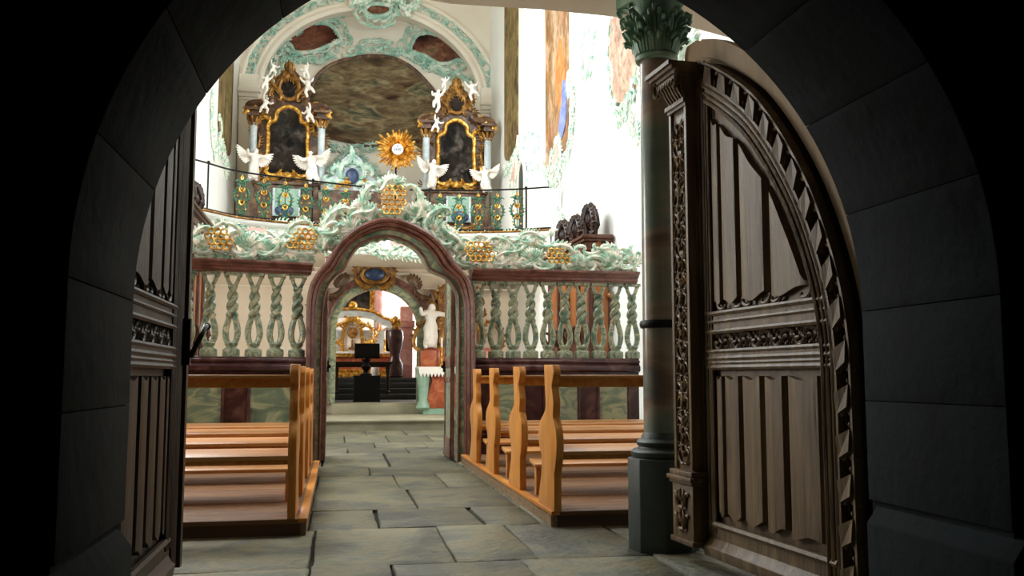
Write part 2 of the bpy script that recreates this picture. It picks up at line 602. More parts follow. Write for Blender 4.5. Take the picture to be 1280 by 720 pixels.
PUT_A = dict(la=[(-.12, 0, .76), (-.2, -.06, .84), (-.24, -.1, .95), (-.25, -.12, 1.02)], ra=[(.12, 0, .75), (.22, -.06, .72), (.30, -.12, .78), (.33, -.14, .83)],
             ll=[(-.08, -.02, .44), (-.14, -.1, .30), (-.12, .02, .14), (-.14, -.05, .08)], rl=[(.08, -.02, .44), (.17, -.12, .38), (.2, .02, .24), (.24, -.04, .2)])
PUT_B = dict(la=[(-.12, 0, .75), (-.22, -.05, .66), (-.28, -.12, .72), (-.3, -.15, .78)], ra=[(.12, 0, .76), (.19, -.04, .88), (.22, -.1, 1.0), (.2, -.12, 1.06)],
             ll=[(-.08, -.02, .44), (-.15, -.14, .40), (-.12, -.08, .22), (-.12, -.14, .16)], rl=[(.08, 0, .44), (.11, -.05, .26), (.08, .08, .1), (.07, .0, .04)])
ANG = dict(la=[(-.13, 0, .77), (-.24, -.08, .72), (-.3, -.16, .8), (-.32, -.2, .86)], ra=[(.13, 0, .77), (.25, -.08, .76), (.36, -.14, .72), (.42, -.16, .7)],
           ll=[(-.07, -.02, .44), (-.1, -.12, .28), (-.08, .02, .1), (-.09, -.06, .03)], rl=[(.07, 0, .44), (.1, -.04, .26), (.14, .08, .1), (.15, .02, .04)])
ME_PUT = [figure_mesh('putto', PUT_A), figure_mesh('putto_reaching', PUT_B)]
ME_ANG = figure_mesh('angel', ANG, True)
for me_ in ME_PUT + [ME_ANG]:
    me_.materials.clear()
    me_.materials.append(M['white'])


def wing_mesh(side):
    mb = MB()
    for i in range(9):
        t = i / 8
        a = lerp(.50, -.75, t)
        L = lerp(.46, .30, t)
        base = Vector((side * (.05 + .12 * (1 - t)), .10, .74 - .06 * t))
        P = [base + Vector((side * math.cos(a) * L * q, .05 * q - .1 * q * q, math.sin(a) * L * q + .05 * q * (1 - q))) for q in (0, .25, .5, .75, 1)]
        mb.tube(P, [.03, .05, .05, .042, .014], 6, .5)
    me = mb.build('wing', 'white')
    d = me.data
    bpy.data.objects.remove(me)
    return d


WING = [wing_mesh(-1), wing_mesh(1)]


def place(me, name, loc, h, rz, tilt, label, cat, group, wings=False):
    o = bpy.data.objects.new(name, me)
    C.objects.link(o)
    o.location = loc
    o.scale = (h, h, h)
    o.rotation_euler = (0, tilt, rz)
    tag(o, label, cat, group)
    if wings:
        for wme in WING:
            w = bpy.data.objects.new('wing', wme)
            C.objects.link(w)
            w.parent = o
    return o


# ================================================================== SETTING
def arch_curve(xc, r, zs, z0=0.0, n=28, k=6):
    P = [(xc - r, lerp(z0, zs, i / k)) for i in range(k)]
    P += [(xc - r * math.cos(PI * i / n), zs + r * math.sin(PI * i / n)) for i in range(n + 1)]
    P += [(xc + r, lerp(zs, z0, i / k)) for i in range(1, k + 1)]
    return P


def wall_with_arch(name, mat, xc, r, zs, z0, x0, x1, ztop, y0, y1, label):
    A = arch_curve(xc, r, zs, z0)
    B = []
    for x, z in A:
        if z <= zs:
            B.append((x0 if x < xc else x1, z))
        else:
            dx, dz = x - xc, z - zs
            t = min(((x1 - xc) / dx if dx > 1e-6 else (x0 - xc) / dx if dx < -1e-6 else 1e9), (ztop - zs) / dz)
            B.append((xc + dx * t, zs + dz * t))
    mb = MB()
    mb.band(A, B, y0, y1)
    for sx, xe in ((x0, -1), (x1, 1)):   # fill the two upper corners
        c = [b for b in B if b[1] > zs and (b[0] - xc) * xe > 0]
        side = max((b for b in c if abs(b[0] - sx) < 1e-4), key=lambda b: b[1], default=(sx, zs))
        top = max((b for b in c if abs(b[1] - ztop) < 1e-4), key=lambda b: (b[0] - xc) * xe, default=(xc, ztop))
        mb.prism([side, (sx, ztop), top], y0, y1)
    return struct(mb.build(name, mat), label, 'wall')


PX, PR, PZ = .655, 1.335, 1.25          # portal arch: centre, radius, springing height
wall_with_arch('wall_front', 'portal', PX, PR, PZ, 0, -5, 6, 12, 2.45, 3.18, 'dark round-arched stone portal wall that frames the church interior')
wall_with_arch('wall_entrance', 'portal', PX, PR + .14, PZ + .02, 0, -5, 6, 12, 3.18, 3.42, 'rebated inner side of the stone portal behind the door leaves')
# masonry joints of the portal: shallow chamfered voussoir courses laid over the reveal
mb = MB()
for sx in (-1, 1):
    x0, x1 = (PX + PR - .045, PX + PR + .1) if sx > 0 else (PX - PR - .1, PX - PR + .045)
    mb.prism([(x0, 0), (x1, 0), (x1, .50), (x1 - .0, .54), (x0 + (.045 if sx > 0 else 0), .52), (x0, .46)] if sx > 0 else [(x0, 0), (x1, 0), (x1, .46), (x1 - .045, .52), (x0, .54)], 2.40, 3.16)
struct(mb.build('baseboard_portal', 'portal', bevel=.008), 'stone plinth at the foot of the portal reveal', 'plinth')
mb = MB()
rj = PR - .012
n = 11
for j in range(n):
    a0, a1 = PI * (j + .003) / n, PI * (j + .997) / n
    A = [(PX + rj * math.cos(lerp(a0, a1, i / 6)), PZ + rj * math.sin(lerp(a0, a1, i / 6))) for i in range(7)]
    B = [(PX + (PR + .05) * math.cos(lerp(a0, a1, i / 6)), PZ + (PR + .05) * math.sin(lerp(a0, a1, i / 6))) for i in range(7)]
    mb.band(A, B, 2.44, 3.19)
for x0, x1 in ((PX - PR - .05, PX - PR + .012), (PX + PR - .012, PX + PR + .05)):
    for z0, z1 in ((.54, .908), (.911, 1.248)):
        mb.box(x0, x1, 2.44, 3.19, z0, z1)
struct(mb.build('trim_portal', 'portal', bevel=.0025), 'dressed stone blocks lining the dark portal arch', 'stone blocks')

# nave
XL, XR, YB = -2.7, 4.0, 24.3
struct(MB().box(XL - .4, XL, 3.4, 27, -.2, 12).build('wall_left', 'plaster'), 'white nave wall on the side of the half-hidden door', 'wall')
mb = MB()
wy0, wy1, wz0, wz1 = 17.6, 19.6, 5.2, 9.6
mb.box(XR, XR + .5, 3.4, wy0, -.2, 12).box(XR, XR + .5, wy1, 27, -.2, 12).box(XR, XR + .5, wy0, wy1, -.2, wz0).box(XR, XR + .5, wy0, wy1, wz1, 12)
struct(mb.build('wall_right', 'plaster'), 'brightly lit white nave wall with frescoes beyond the green column', 'wall')
w = struct(MB().box(XR + .36, XR + .38, wy0, wy1, wz0, wz1).build('window_1', 'pane'), 'tall daylit nave window between two frescoes', 'window')
mb = MB()
for i in range(5):
    y = lerp(wy0, wy1, i / 4)
    mb.box(XR + .33, XR + .37, y - .02, y + .02, wz0, wz1)
for i in range(9):
    z = lerp(wz0, wz1, i / 8)
    mb.box(XR + .33, XR + .37, wy0, wy1, z - .015, z + .015)
mb.build('window_frame', 'plaster', w)
struct(MB().box(XL - .4, XR + .5, 3.4, 28, 12, 12.2).build('ceiling', 'cream'), 'pale vault over the nave', 'ceiling')

# back wall with the broad arched recess over the gallery
AX, AZ, ARX, ARZ = .80, 8.55, 2.98, 2.45
A, B = [(AX - ARX, 3.4), (AX - ARX, 6)], [(XL, 3.4), (XL, 6)]
for i in range(33):
    a = PI - PI * i / 32
    x, z = AX + ARX * math.cos(a), AZ + ARZ * math.sin(a)
    A.append((x, z))
    B.append((max(XL, min(XR, AX + (x - AX) * 3)), 12 if 4 < i < 28 else lerp(AZ, 12, min(i, 32 - i) / 4.5)))
A += [(AX + ARX, 6), (AX + ARX, 3.4)]
B += [(XR, 6), (XR, 3.4)]
struct(MB().band(A, B, YB, YB + .55).build('wall_back', 'cream'), 'cream end wall with a broad arched recess above the gallery', 'wall')
struct(MB().box(XL, XR, YB + .55, YB + .75, 4.3, 12).build('wall_recess', 'cream'), 'painted back of the arched recess behind the side altars', 'wall')
# moulded arch rim and pilaster strips
mb = MB()
rim = [(AX - ARX, 7.6)] + [(AX + ARX * math.cos(PI - PI * i / 40), AZ + ARZ * math.sin(PI * i / 40)) for i in range(41)] + [(AX + ARX, 7.6)]
for o, d in ((.0, .10), (.14, .06), (.46, .08)):
    P = [(AX + (x - AX) * (ARX + o) / ARX, AZ + (z - AZ) * (ARZ + o) / ARZ if z > AZ else z) for x, z in rim]
    mb.tube([(x, YB - .02, z) for x, z in P], d, 6)
struct(mb.build('trim_arch', 'cream'), 'cream mouldings around the broad arch', 'moulding')
mb = MB()
for x0, x1 in ((-2.66, -2.24), (3.74, 3.98)):
    mb.box(x0, x1, YB - .16, YB, 3.4, 8.2)
    for k, (e, z0, z1) in enumerate(((.03, 8.2, 8.28), (.07, 8.28, 8.4), (.12, 8.4, 8.52), (.05, 8.52, 8.9))):
        mb.box(x0 - e * .3, x1 + e, YB - .16 - e, YB, z0, z1)
struct(mb.build('trim_pilaster', 'cream', bevel=.01), 'cream wall pilasters beside the broad arch', 'pilaster')
# green leaf band on the arch face
mb = MB()
G = lambda p, t: (p.x, YB - .03 - t, p.y)
P = [(AX + (ARX + .30) * math.cos(PI - PI * i / 30), AZ + (ARZ + .30) * math.sin(PI * i / 30)) for i in range(31)]
rocaille_run(mb, P, .34, .036, 3, .5, 0, False, 1, G)
rocaille_run(mb, P, .26, .032, 13, .5, .02, False, -1, G)
o = mb.build('arch_garland', 'stucco_d')
tag(o, 'green stucco leaf band following the broad arch over the gallery', 'stucco garland')

# floors
mb = MB()
rnd = random.Random(5)


def slab(x0, x1, y0, y1, sk=0.0, sk2=0.0):
    g = .004
    j = lambda: rnd.uniform(-.012, .012)
    z = rnd.uniform(-.007, .004)
    t1, t2 = rnd.uniform(-.004, .004), rnd.uniform(-.004, .004)
    q = [(x0 + g + j(), y0 + g + j()), (x1 - g + sk + j(), y0 + g + j()), (x1 - g + sk2 + j(), y1 - g + j()), (x0 + g + j(), y1 - g + j())]
    # worn irregular edges
    R = []
    for i in range(4):
        a, b = Vector(q[i]), Vector(q[(i + 1) % 4])
        m = max(2, int((b - a).length / .13))
        nrm = Vector((-(b - a).y, (b - a).x)).normalized()
        for k in range(m):
            p = a.lerp(b, k / m)
            R.append(p + nrm * (rnd.uniform(0, .009)))
    k = len(R)
    cx, cy = sum(p.x for p in R) / k, sum(p.y for p in R) / k
    zz = lambda p: z + t1 * (p.x - cx) * 2 + t2 * (p.y - cy) * 2
    top = [(p.x, p.y, zz(p)) for p in R]
    rim_ = [(p.x + (cx - p.x) * .0, p.y, -.06) for p in R]
    inn = [(p.x + (cx - p.x) * .02, p.y + (cy - p.y) * .02, zz(p) + .006) for p in R]
    mb.add(inn + top + rim_, [tuple(range(k))] + [(i, (i + 1) % k, k + (i + 1) % k, k + i) for i in range(k)] + [(k + i, k + (i + 1) % k, 2 * k + (i + 1) % k, 2 * k + i) for i in range(k)])


rows = [(1.2, 2.3, [-.9, .2, 1.2]), (2.3, 3.6, [.0, .9, 1.6]), (3.6, 5.02, [-.12, .30, 1.0, 1.75]), (5.02, 6.2, [-.12, .66, 1.12]), (6.2, 7.09, [-.18, .29, 1.0, 1.40]), (7.09, 8.32, [-.18, .62, 1.40]),
        (8.32, 9.52, [-.18, .57, 1.0, 1.40]), (9.52, 10.38, [-.18, .35, 1.40]), (10.38, 12.2, [-.16, .6, 1.40]), (12.2, 13.1, [.15, .95]), (13.1, 14.2, [-.2, .55, 1.3]), (14.2, 15.8, [.13, .8]), (15.8, 17.3, [-.3, .5, 1.2])]
for y0, y1, xs in rows:
    X = list(xs)
    x = X[0]
    L = []
    while x > XL:
        x -= rnd.uniform(.7, 1.1)
        L.append(x)
    x = X[-1]
    while x < XR:
        x += rnd.uniform(.6, 1.0)
        X.append(x)
    X = sorted(L) + X
    for i, (a, b) in enumerate(zip(X, X[1:])):
        ym = rnd.choice((0, 0, 1)) * rnd.uniform(.35, .65)
        if ym and not (-.3 < a < 1.3):
            slab(a, b, y0, lerp(y0, y1, ym))
            slab(a, b, lerp(y0, y1, ym), y1)
        else:
            slab(a, b, y0, y1)
f = struct(mb.build('floor', 'flag', ang=60), 'worn grey-green flagstone floor of the aisle', 'floor')
g = struct(MB().box(-5, 6, -1.5, 31, -.25, -.022).build('floor_bed', 'grout'), 'dark mortar bed between the flagstones', 'floor')
mb = MB()
mb.box(XL, XR, 17.3, 20.3, -.02, .17)
mb.box(XL, XR, 17.24, 20.3, .165, .2)
struct(mb.build('trim_step', 'step', bevel=.008), 'shallow stone step across the nave below the marble portal', 'step')
mb = MB()
mb.box(-.12, 1.82, 20.28, 21.2, .2, .42)
struct(mb.build('trim_threshold', 'step', bevel=.01), 'stone threshold inside the marble portal', 'threshold')

# wall under the gallery, with the chancel opening
QX, QR, QZ = .85, .92, 2.05
wall_with_arch('wall_chancel', 'beige', QX, QR, QZ, .2, XL, XR, 3.42, 20.5, 21.0, 'beige wall under the gallery around the marble portal')
struct(MB().tube([(XL, 20.47, 3.30), (XR, 20.47, 3.30)], .035, 6).tube([(XL, 20.47, 2.98), (XR, 20.47, 2.98)], .02, 6).build('trim_cornice', 'cream'), 'thin cornice line on the beige wall under the gallery', 'cornice')

# chancel beyond
struct(MB().box(-3, 4.5, 21.0, 30, .2, .40).build('floor_chancel', 'greystep'), 'grey stone floor beyond the portal', 'floor')
struct(MB().box(-3, 4.5, 30, 30.2, .2, 4.2).build('wall_chancel_end', 'chancel'), 'pale end wall behind the high altar', 'wall')
struct(MB().box(-3.2, -3, 21, 30.2, .2, 4.2).build('wall_chancel_left', 'chancel'), 'pale side wall of the chancel', 'wall')
mb = MB().box(4.3, 4.5, 21, 26.2, .2, 4.2).box(4.3, 4.5, 29.4, 30.2, .2, 4.2).box(4.3, 4.5, 26.2, 29.4, .2, 1.4).box(4.3, 4.5, 26.2, 29.4, 4.1, 4.2)
struct(mb.build('wall_chancel_right', 'chancel'), 'pale side wall of the chancel with a daylit window', 'wall')
struct(MB().box(4.42, 4.44, 26.2, 29.4, 1.4, 4.1).build('window_2', 'pane'), 'daylit window at the side of the high altar', 'window')
struct(MB().box(-3.2, 4.5, 24.32, 30.2, 4.2, 4.3).build('ceiling_chancel', 'chancel'), 'ceiling of the chancel', 'ceiling')
mb = MB()
for i in range(4):
    mb.box(-2.6, 4.1, 24.3 + .38 * i, 30, .40 + .145 * i, .40 + .145 * (i + 1))
struct(mb.build('trim_altar_steps', 'greystep', bevel=.012), 'grey stone steps rising to the high altar', 'steps')

# organ loft over the entrance
mb = MB()
poly = [(XL, 3.45), (XR, 3.45), (XR, 6.5)] + [(x, y) for x, y in ((3.4, 6.22), (2.76, 5.95), (2.28, 5.76), (2.0, 5.71), (1.27, 5.67), (.66, 5.69), (.42, 5.63), (.27, 5.3), (.1, 4.6), (-.1, 4.2), (XL, 4.2))]
mb.prism(poly, 3.42, 3.75, 'z')
inner = [(x, y - .12) for x, y in poly[2:]]
mb.prism([(XL, 3.45), (XR, 3.45)] + inner, 3.36, 3.42, 'z')
o = mb.build('ceiling_loft', 'cream')
tag(o, 'cream underside of the organ loft resting on the green column', 'loft')
o['kind'] = 'structure'


# ================================================================== CARVED DOORS
SC = .959
D = Vector((-.077, 1, 0)).normalized()
NR = Vector((-D.y, D.x, 0))
M_R = Matrix.Translation(EYE) @ Matrix.Scale(SC, 4) @ Matrix.Translation(-EYE) @ basis((1.941, 4.822, 0), D, NR)
M_L = Matrix(((0, SC, 0, -.695), (SC, 0, 0, 4.62), (0, 0, SC, EH * (1 - SC)), (0, 0, 0, 1)))
EC = [Vector(p) for p in ((.10, 2.845), (-.10, 2.77), (-.315, 2.645), (-.565, 2.468), (-.755, 2.285), (-.925, 2.08), (-1.08, 1.852), (-1.192, 1.628), (-1.27, 1.42), (-1.32, 1.175), (-1.33, .9), (-1.33, .5), (-1.33, .05))]
ECS = spline(EC[:11], 6) + EC[11:]


def inset(d):      # the door outline moved inwards (towards free edge / down)
    P = offset2(ECS, d)
    return P


def clip_u(P, umax):
    return [p for p in P if p.x <= umax]


def top_at(P, u):
    """height of curve P at u"""
    for a, b in zip(P, P[1:]):
        if min(a.x, b.x) <= u <= max(a.x, b.x) and abs(a.x - b.x) > 1e-9:
            return lerp(a.y, b.y, (u - a.x) / (b.x - a.x))
    return P[0].y


def linen(mb, folds, zb, topf, w0, amp, seed):
    """folded-linen field: folds = list of (u0,u1) from free edge to hinge"""
    rnd = random.Random(seed)
    for k, (ua, ub) in enumerate(folds):
        nu, nz_ = 12, 10
        vs, fs = [], []
        bot = lambda t: zb + .014 * math.sin(t * PI * 2 + k) + .016 * (t ** 4)
        for i in range(nu + 1):
            t = i / nu
            u = lerp(ua, ub, t)
            h = w0 + amp * (.62 + .30 * math.sin(PI * t) ** .5 * (.5 + .5 * t))
            if t > .95 or t < .03:
                h = w0 + amp * .2
            zt = topf(u) - .035 * abs(math.sin(PI * t)) * 0 - (.022 * math.sin(PI * t) ** 2)
            zb_ = bot(t)
            for j in range(nz_ + 1):
                vs.append((u, h, lerp(zb_, max(zt, zb_ + .02), j / nz_)))
        w = nz_ + 1
        for i in range(nu):
            for j in range(nz_):
                fs.append((i * w + j, (i + 1) * w + j, (i + 1) * w + j + 1, i * w + j + 1))
        # skirts to the ground so that edges have depth
        n0 = len(vs)
        edge = [i * w for i in range(nu + 1)] + [nu * w + j for j in range(1, w)] + [i * w + nz_ for i in range(nu - 1, -1, -1)] + [j for j in range(nz_ - 1, 0, -1)]
        for e in edge:
            vs.append((vs[e][0], w0 - .004, vs[e][2]))
        m = len(edge)
        for i in range(m):
            fs.append((edge[i], edge[(i + 1) % m], n0 + (i + 1) % m, n0 + i))
        mb.add(vs, fs)


def make_door(name, label, Mx, pilaster, mats):
    W, WD = mats
    t = thing(name, label, 'door', Mx @ Vector((-.6, -.1, .02)), kind='structure')
    EI = inset(.115)
    PI1 = inset(.135)
    PI2 = inset(.235)
    # slab
    poly = [(.24, .03), (.24, 2.86)] + [(p.x, p.y) for p in ECS] + [(-1.33, .03)]
    MB(Mx).prism(poly, -.15, -.115).build('door_slab', 'oak_shadow', t, smooth=False)
    mb = MB(Mx)
    # outer fillet, inner fillet of the twisted border and the broad curved stile
    mb.band([p for p in ECS], inset(.014), -.115, -.066)
    mb.band(inset(.102), inset(.120), -.115, -.068)
    a, b = clip_u(inset(.118), -.02), clip_u(inset(.205), -.02)
    n = min(len(a), len(b))
    mb.band(a[-n:], b[-n:], -.115, -.075)
    mb.tube([(p.x, -.072, p.y) for p in clip_u(inset(.128), -.02)], .011, 6)
    mb.tube([(p.x, -.074, p.y) for p in clip_u(inset(.165), -.03)], .009, 6)
    mb.tube([(p.x, -.072, p.y) for p in clip_u(inset(.200), -.05)], .013, 6)
    # free-edge stile and its upright mouldings
    mb.box(-.035, .24, -.115, -.082, .05, 2.70)
    for u, r, z1 in ((-.03, .012, 2.62), (-.055, .009, 2.58), (.02, .014, 2.68), (-.085, .010, 2.55)):
        mb.tube([(u, -.08, .16), (u, -.08, z1)], r, 6)
    if not pilaster:
        for u in (.07, .12, .16):
            mb.tube([(u, -.08, .05), (u, -.08, 2.75)], .014, 6)
        mb.box(.19, .25, -.15, -.05, .03, 2.86)
    # rails
    mb.box(-1.20, 0, -.115, -.082, 1.255, 1.335)
    mb.box(-1.20, 0, -.115, -.075, 1.06, 1.135)
    mb.box(-1.20, 0, -.115, -.080, .10, .20)
    for z, r in ((1.345, .014), (1.30, .010), (1.245, .013), (1.137, .013), (1.10, .014), (1.075, .010), (1.05, .014), (.205, .018)):
        mb.tube([(-1.185, -.08, z), (-.02, -.08, z)], r, 6)
    for u in (-.075, -1.155):
        mb.tube([(u, -.08, .2), (u, -.08, 1.06)], .016, 6)
    mb.box(-1.20, -1.14, -.115, -.082, .10, 1.3)
    mb.build('door_frame', W, t)
    # kick rail
    mb = MB(Mx)
    mb.prism([(-.115, .03), (-.05, .03), (-.04, .085), (-.06, .10), (-.075, .13), (-.115, .13)], -1.30, 0, 'x')
    mb.build('kick_rail', W, t, bevel=.004)
    # twisted border: raised ribbon turns alternating with small carved leaves
    mb = MB(Mx)
    mid = inset(.058)
    mid = spline(mid[::3] + ([mid[-1]] if len(mid) % 3 != 1 else []), 10)
    cum = [0]
    for p, q in zip(mid, mid[1:]):
        cum.append(cum[-1] + (q - p).length)

    def fr(d):
        for i in range(len(mid) - 1):
            if d <= cum[i + 1]:
                s_ = (d - cum[i]) / max(1e-9, cum[i + 1] - cum[i])
                tt = (mid[i + 1] - mid[i]).normalized()
                return mid[i].lerp(mid[i + 1], s_), tt, Vector((-tt.y, tt.x))
        tt = (mid[-1] - mid[-2]).normalized()
        return mid[-1], tt, Vector((-tt.y, tt.x))
    step = .185
    k = int(cum[-1] / step)
    leaves = MB(Mx)
    for i in range(k):
        d0 = .03 + i * step
        vs = []
        for a_, b_ in ((0, -.043), (.092, -.043), (.128, .043), (.036, .043)):
            p, tt, nn = fr(min(d0 + a_, cum[-1]))
            vs.append(p + nn * b_)
        top = [(v.x, h, v.y) for v, h in zip(vs, (-.060, -.050, -.060, -.050))]
        bot = [(v.x, -.114, v.y) for v in vs]
        mb.add(top + bot, [(0, 1, 2, 3), (0, 4, 5, 1), (1, 5, 6, 2), (2, 6, 7, 3), (3, 7, 4, 0)])
        p, tt, nn = fr(min(d0 + .12, cum[-1]))
        q, t2, n2 = fr(min(d0 + .17, cum[-1]))
        for sgn, f in ((-1, .9), (1, 1)):
            leaf(leaves, p + nn * sgn * .012 - tt * .03, math.atan2(tt.y, tt.x) + sgn * .3, .085, .014, -.085, lambda x, w: (x.x, w, x.y), sgn * 1.2)
        leaves.ball((q.x, -.10, q.y), .014, 7)
        # bar linking turns
        pa, _, na = fr(min(d0 + .02, cum[-1]))
        leaves.tube([(pa.x + na.x * .03, -.10, pa.y + na.y * .03), (q.x + n2.x * .03, -.10, q.y + n2.y * .03)], .006, 5)
    o = mb.build('twisted_border', W, t, smooth=False)
    leaves.build('border_leaf_carving', W, o)
    # upper panel: ground + folds + scrolled ends
    P2 = inset(.215)
    gp = [(-.09, 1.335), (-.09, top_at(P2, -.09) - .01)] + [(p.x, p.y) for p in P2 if p.x < -.1 and p.y > 1.34]
    gp += [(-1.115, 1.335)]
    MB(Mx).prism(gp, -.12, -.108).build('upper_panel', W, t, smooth=False)
    P3 = inset(.262)
    folds = [(-.115, -.195), (-.21, -.385), (-.40, -.665), (-.68, -1.02)]
    mb = MB(Mx)
    linen(mb, folds, 1.40, lambda u: min(2.50 if u > -.3 else 9, top_at(P3, u)) - .02, -.108, .040, 3)
    o = mb.build('linenfold_carving', W, t)
    mb = MB(Mx)
    g = lambda x, w: (x.x, w, x.y)
    for u in (-.19, -.375, -.46, -.645, -.74, -.99):
        sg = random.choice((-1, 1))
        scroll(mb, (u - .035 * sg, 1.385), (u + .035 * sg, 1.405), .011, sg, 'C', 1.35, 20, -.088, 1.2, 0, g)
    mb.build('scroll_ends', W, o)
    # lower panel
    MB(Mx).box(-1.14, -.09, -.12, -.108, .19, 1.06).build('lower_panel', W, t, smooth=False)
    mb = MB(Mx)
    lf = [(-.125, -.195), (-.21, -.38), (-.395, -.595), (-.61, -.795), (-.81, -1.095)]
    linen(mb, lf, .265, lambda u: 1.005, -.108, .042, 9)
    mb.build('linenfold_carving', W, t)
    # carved band of running scrolls
    mb = MB(Mx)
    mb.box(-1.17, -.0, -.12, -.104, 1.137, 1.245)
    x = -.04
    i = 0
    while x > -1.10:
        sg = 1 if i % 2 else -1
        scroll(mb, (x, 1.19 - sg * .028), (x - .105, 1.19 + sg * .028), .0095, sg, 'S', 1.15, 26, -.094, 1.2, .02, g, 5)
        scroll(mb, (x - .02, 1.19 + sg * .032), (x - .06, 1.19 + sg * .005), .008, -sg, 'C', 1.5, 18, -.092, 1.2, 0, g, 5)
        leaf(mb, (x - .05, 1.19 - sg * .01), PI - sg * .9, .06, .011, -.096, g, sg * 1.4)
        mb.ball((x - .085, -.094, 1.19 - sg * .032), .011, 7)
        x -= .098
        i += 1
    mb.build('carved_band', WD if not pilaster else 'oak', t)
    # heavier plain boards behind, reaching past the carved face
    bk = [(.30, 3.035), (.22, 3.05), (.03, 2.985), (-.30, 2.80), (-.54, 2.60), (-.82, 2.225), (-1.07, 1.855), (-1.18, 1.615), (-1.26, 1.25), (-1.42, .85), (-1.42, .03)]
    bs = spline(bk[:2], 1) + spline(bk[2:], 5)
    back = offset2([Vector(p) for p in ECS], -.125)
    back = [Vector((.38, 2.99)), Vector((.35, 3.035)), Vector((.22, 3.03))] + back + [Vector((-1.455, .03))]
    MB(Mx).band([(p.x, p.y) for p in back], [(.38, 2.86), (.35, 2.85), (.24, 2.8)] + [(p.x, p.y) for p in inset(.02)] + [(-1.3, .03)], -.26, -.175).build('backing_board', 'board' if pilaster else W, t, ang=50)
    MB(Mx).band(offset2([Vector(p) for p in ECS], -.135), offset2([Vector(p) for p in ECS], -.03), -.18, -.125).build('backing_rim', 'board' if pilaster else W, t, ang=50)
    MB(Mx).prism([(p.x, p.y) for p in ECS] + [(-1.33, .03), (.24, .03), (.24, 2.9)], -.176, -.15).build('core_board', 'oak_shadow', t, smooth=False)
    if pilaster:
        pl = MB(Mx)
        for u0, u1 in ((.015, .045), (.215, .245)):
            pl.box(u0, u1, -.085, 0.004, .48, 2.56)
        pl.box(.02, .24, -.085, -.012, .47, 2.57)
        po = pl.build('pilaster', 'oak', t, bevel=.004)
        # arabesque of mirrored scrolls and leaves up the shaft
        ar = MB(Mx)
        z = .52
        i = 0
        while z < 2.47:
            for sg in (-1, 1):
                scroll(ar, (.13 + sg * .008, z), (.13 + sg * .055, z + .085), .0085, -sg if i % 2 else sg, 'S' if i % 3 else 'C', 1.1, 20, -.004, 1.2, .016, g, 5)
                leaf(ar, (.13 + sg * .01, z + .05), PI / 2 - sg * .9, .062, .011, -.004, g, sg * 1.3)
            for sg in (-1, 1):
                scroll(ar, (.13 + sg * .062, z + .01), (.13 + sg * .03, z + .06), .007, sg, 'C', 1.4, 16, -.003, 1.2, 0, g, 5)
                leaf(ar, (.13 + sg * .05, z + .07), PI / 2 + sg * .7, .05, .009, -.004, g, -sg)
            ar.ball((.13, 0, z + .045), (.014, .012, .02), 7)
            z += .098
            i += 1
        ar.build('arabesque_carving', 'gilt_oak', po)
        # capital
        cp = MB(Mx)
        for e, z0, z1 in ((.0, 2.555, 2.575), (.012, 2.575, 2.60)):
            cp.box(.01, .25 + e, -.09, .01 + e, z0, z1)
        cp.add([(.03, 0, 2.60), (.23, 0, 2.60), (.23, -.09, 2.60), (.03, -.09, 2.60), (.0, .06, 2.74), (.28, .06, 2.74), (.28, -.09, 2.74), (.0, -.09, 2.74)],
               [(0, 1, 2, 3), (7, 6, 5, 4), (0, 4, 5, 1), (1, 5, 6, 2), (2, 6, 7, 3), (3, 7, 4, 0)])
        for i in range(6):
            u = .045 + i * .034
            cp.tube([(u, .0, 2.61), (u, .025, 2.65), (u - .004, .05, 2.69), (u, .075, 2.705), (u, .08, 2.685)], [.013, .016, .014, .011, .006], 6)
        for u in (.0, .28):
            scroll(cp, (u, 2.745), (u + .03 * (1 if u < .1 else -1), 2.675), .013, 1 if u < .1 else -1, 'C', 1.5, 20, .07, 1.6, 0, g)
        for e, z0, z1 in ((.03, 2.745, 2.765), (.055, 2.765, 2.785), (.075, 2.785, 2.81)):
            cp.box(.0, .26 + e, -.10, .04 + e, z0, z1)
        cp.build('capital', 'oak', po)
        # pedestal
        pd = MB(Mx)
        for e, z0, z1 in ((.012, .07, .10), (.0, .10, .40), (.014, .40, .42), (.026, .42, .445), (.012, .445, .475)):
            pd.box(.0 - e, .26 + e, -.10, .012 + e, z0, z1)
        pdo = pd.build('pedestal', 'oak', po, bevel=.004)
        pc = MB(Mx)
        for z in (.15, .27):
            for sg in (-1, 1):
                scroll(pc, (.13 + sg * .01, z), (.13 + sg * .085, z + .075), .012, -sg, 'S', 1.1, 20, .02, 1.2, .025, g, 5)
                leaf(pc, (.13, z + .04), PI / 2 - sg * .8, .08, .013, .018, g, sg)
            pc.ball((.13, .02, z), (.06, .012, .014), 8)
        pc.build('pedestal_carving', 'gilt_oak', pdo)
    else:
        hb = MB(Mx)
        P = spline([(.165, -.03, 1.10), (.175, .0, 1.17), (.185, .02, 1.22), (.235, .03, 1.26), (.29, .03, 1.27)], 6)
        hb.tube([tuple(p) for p in P], .014, 8)
        hb.ball((.30, .03, 1.27), .022, 8)
        hb.box(.145, .185, -.075, -.03, 1.06, 1.3)
        hb.build('door_handle', 'iron', t)
    return t


make_door('door_1', 'carved oak door leaf with linenfold panels and a pilaster, opened beside the green column', M_R, True, ('oak', 'oak_shaded'))
make_door('door_2', 'shadowed carved oak door leaf with iron handle, half hidden by the dark stone arch', M_L, False, ('oak_shaded', 'oak_shaded'))

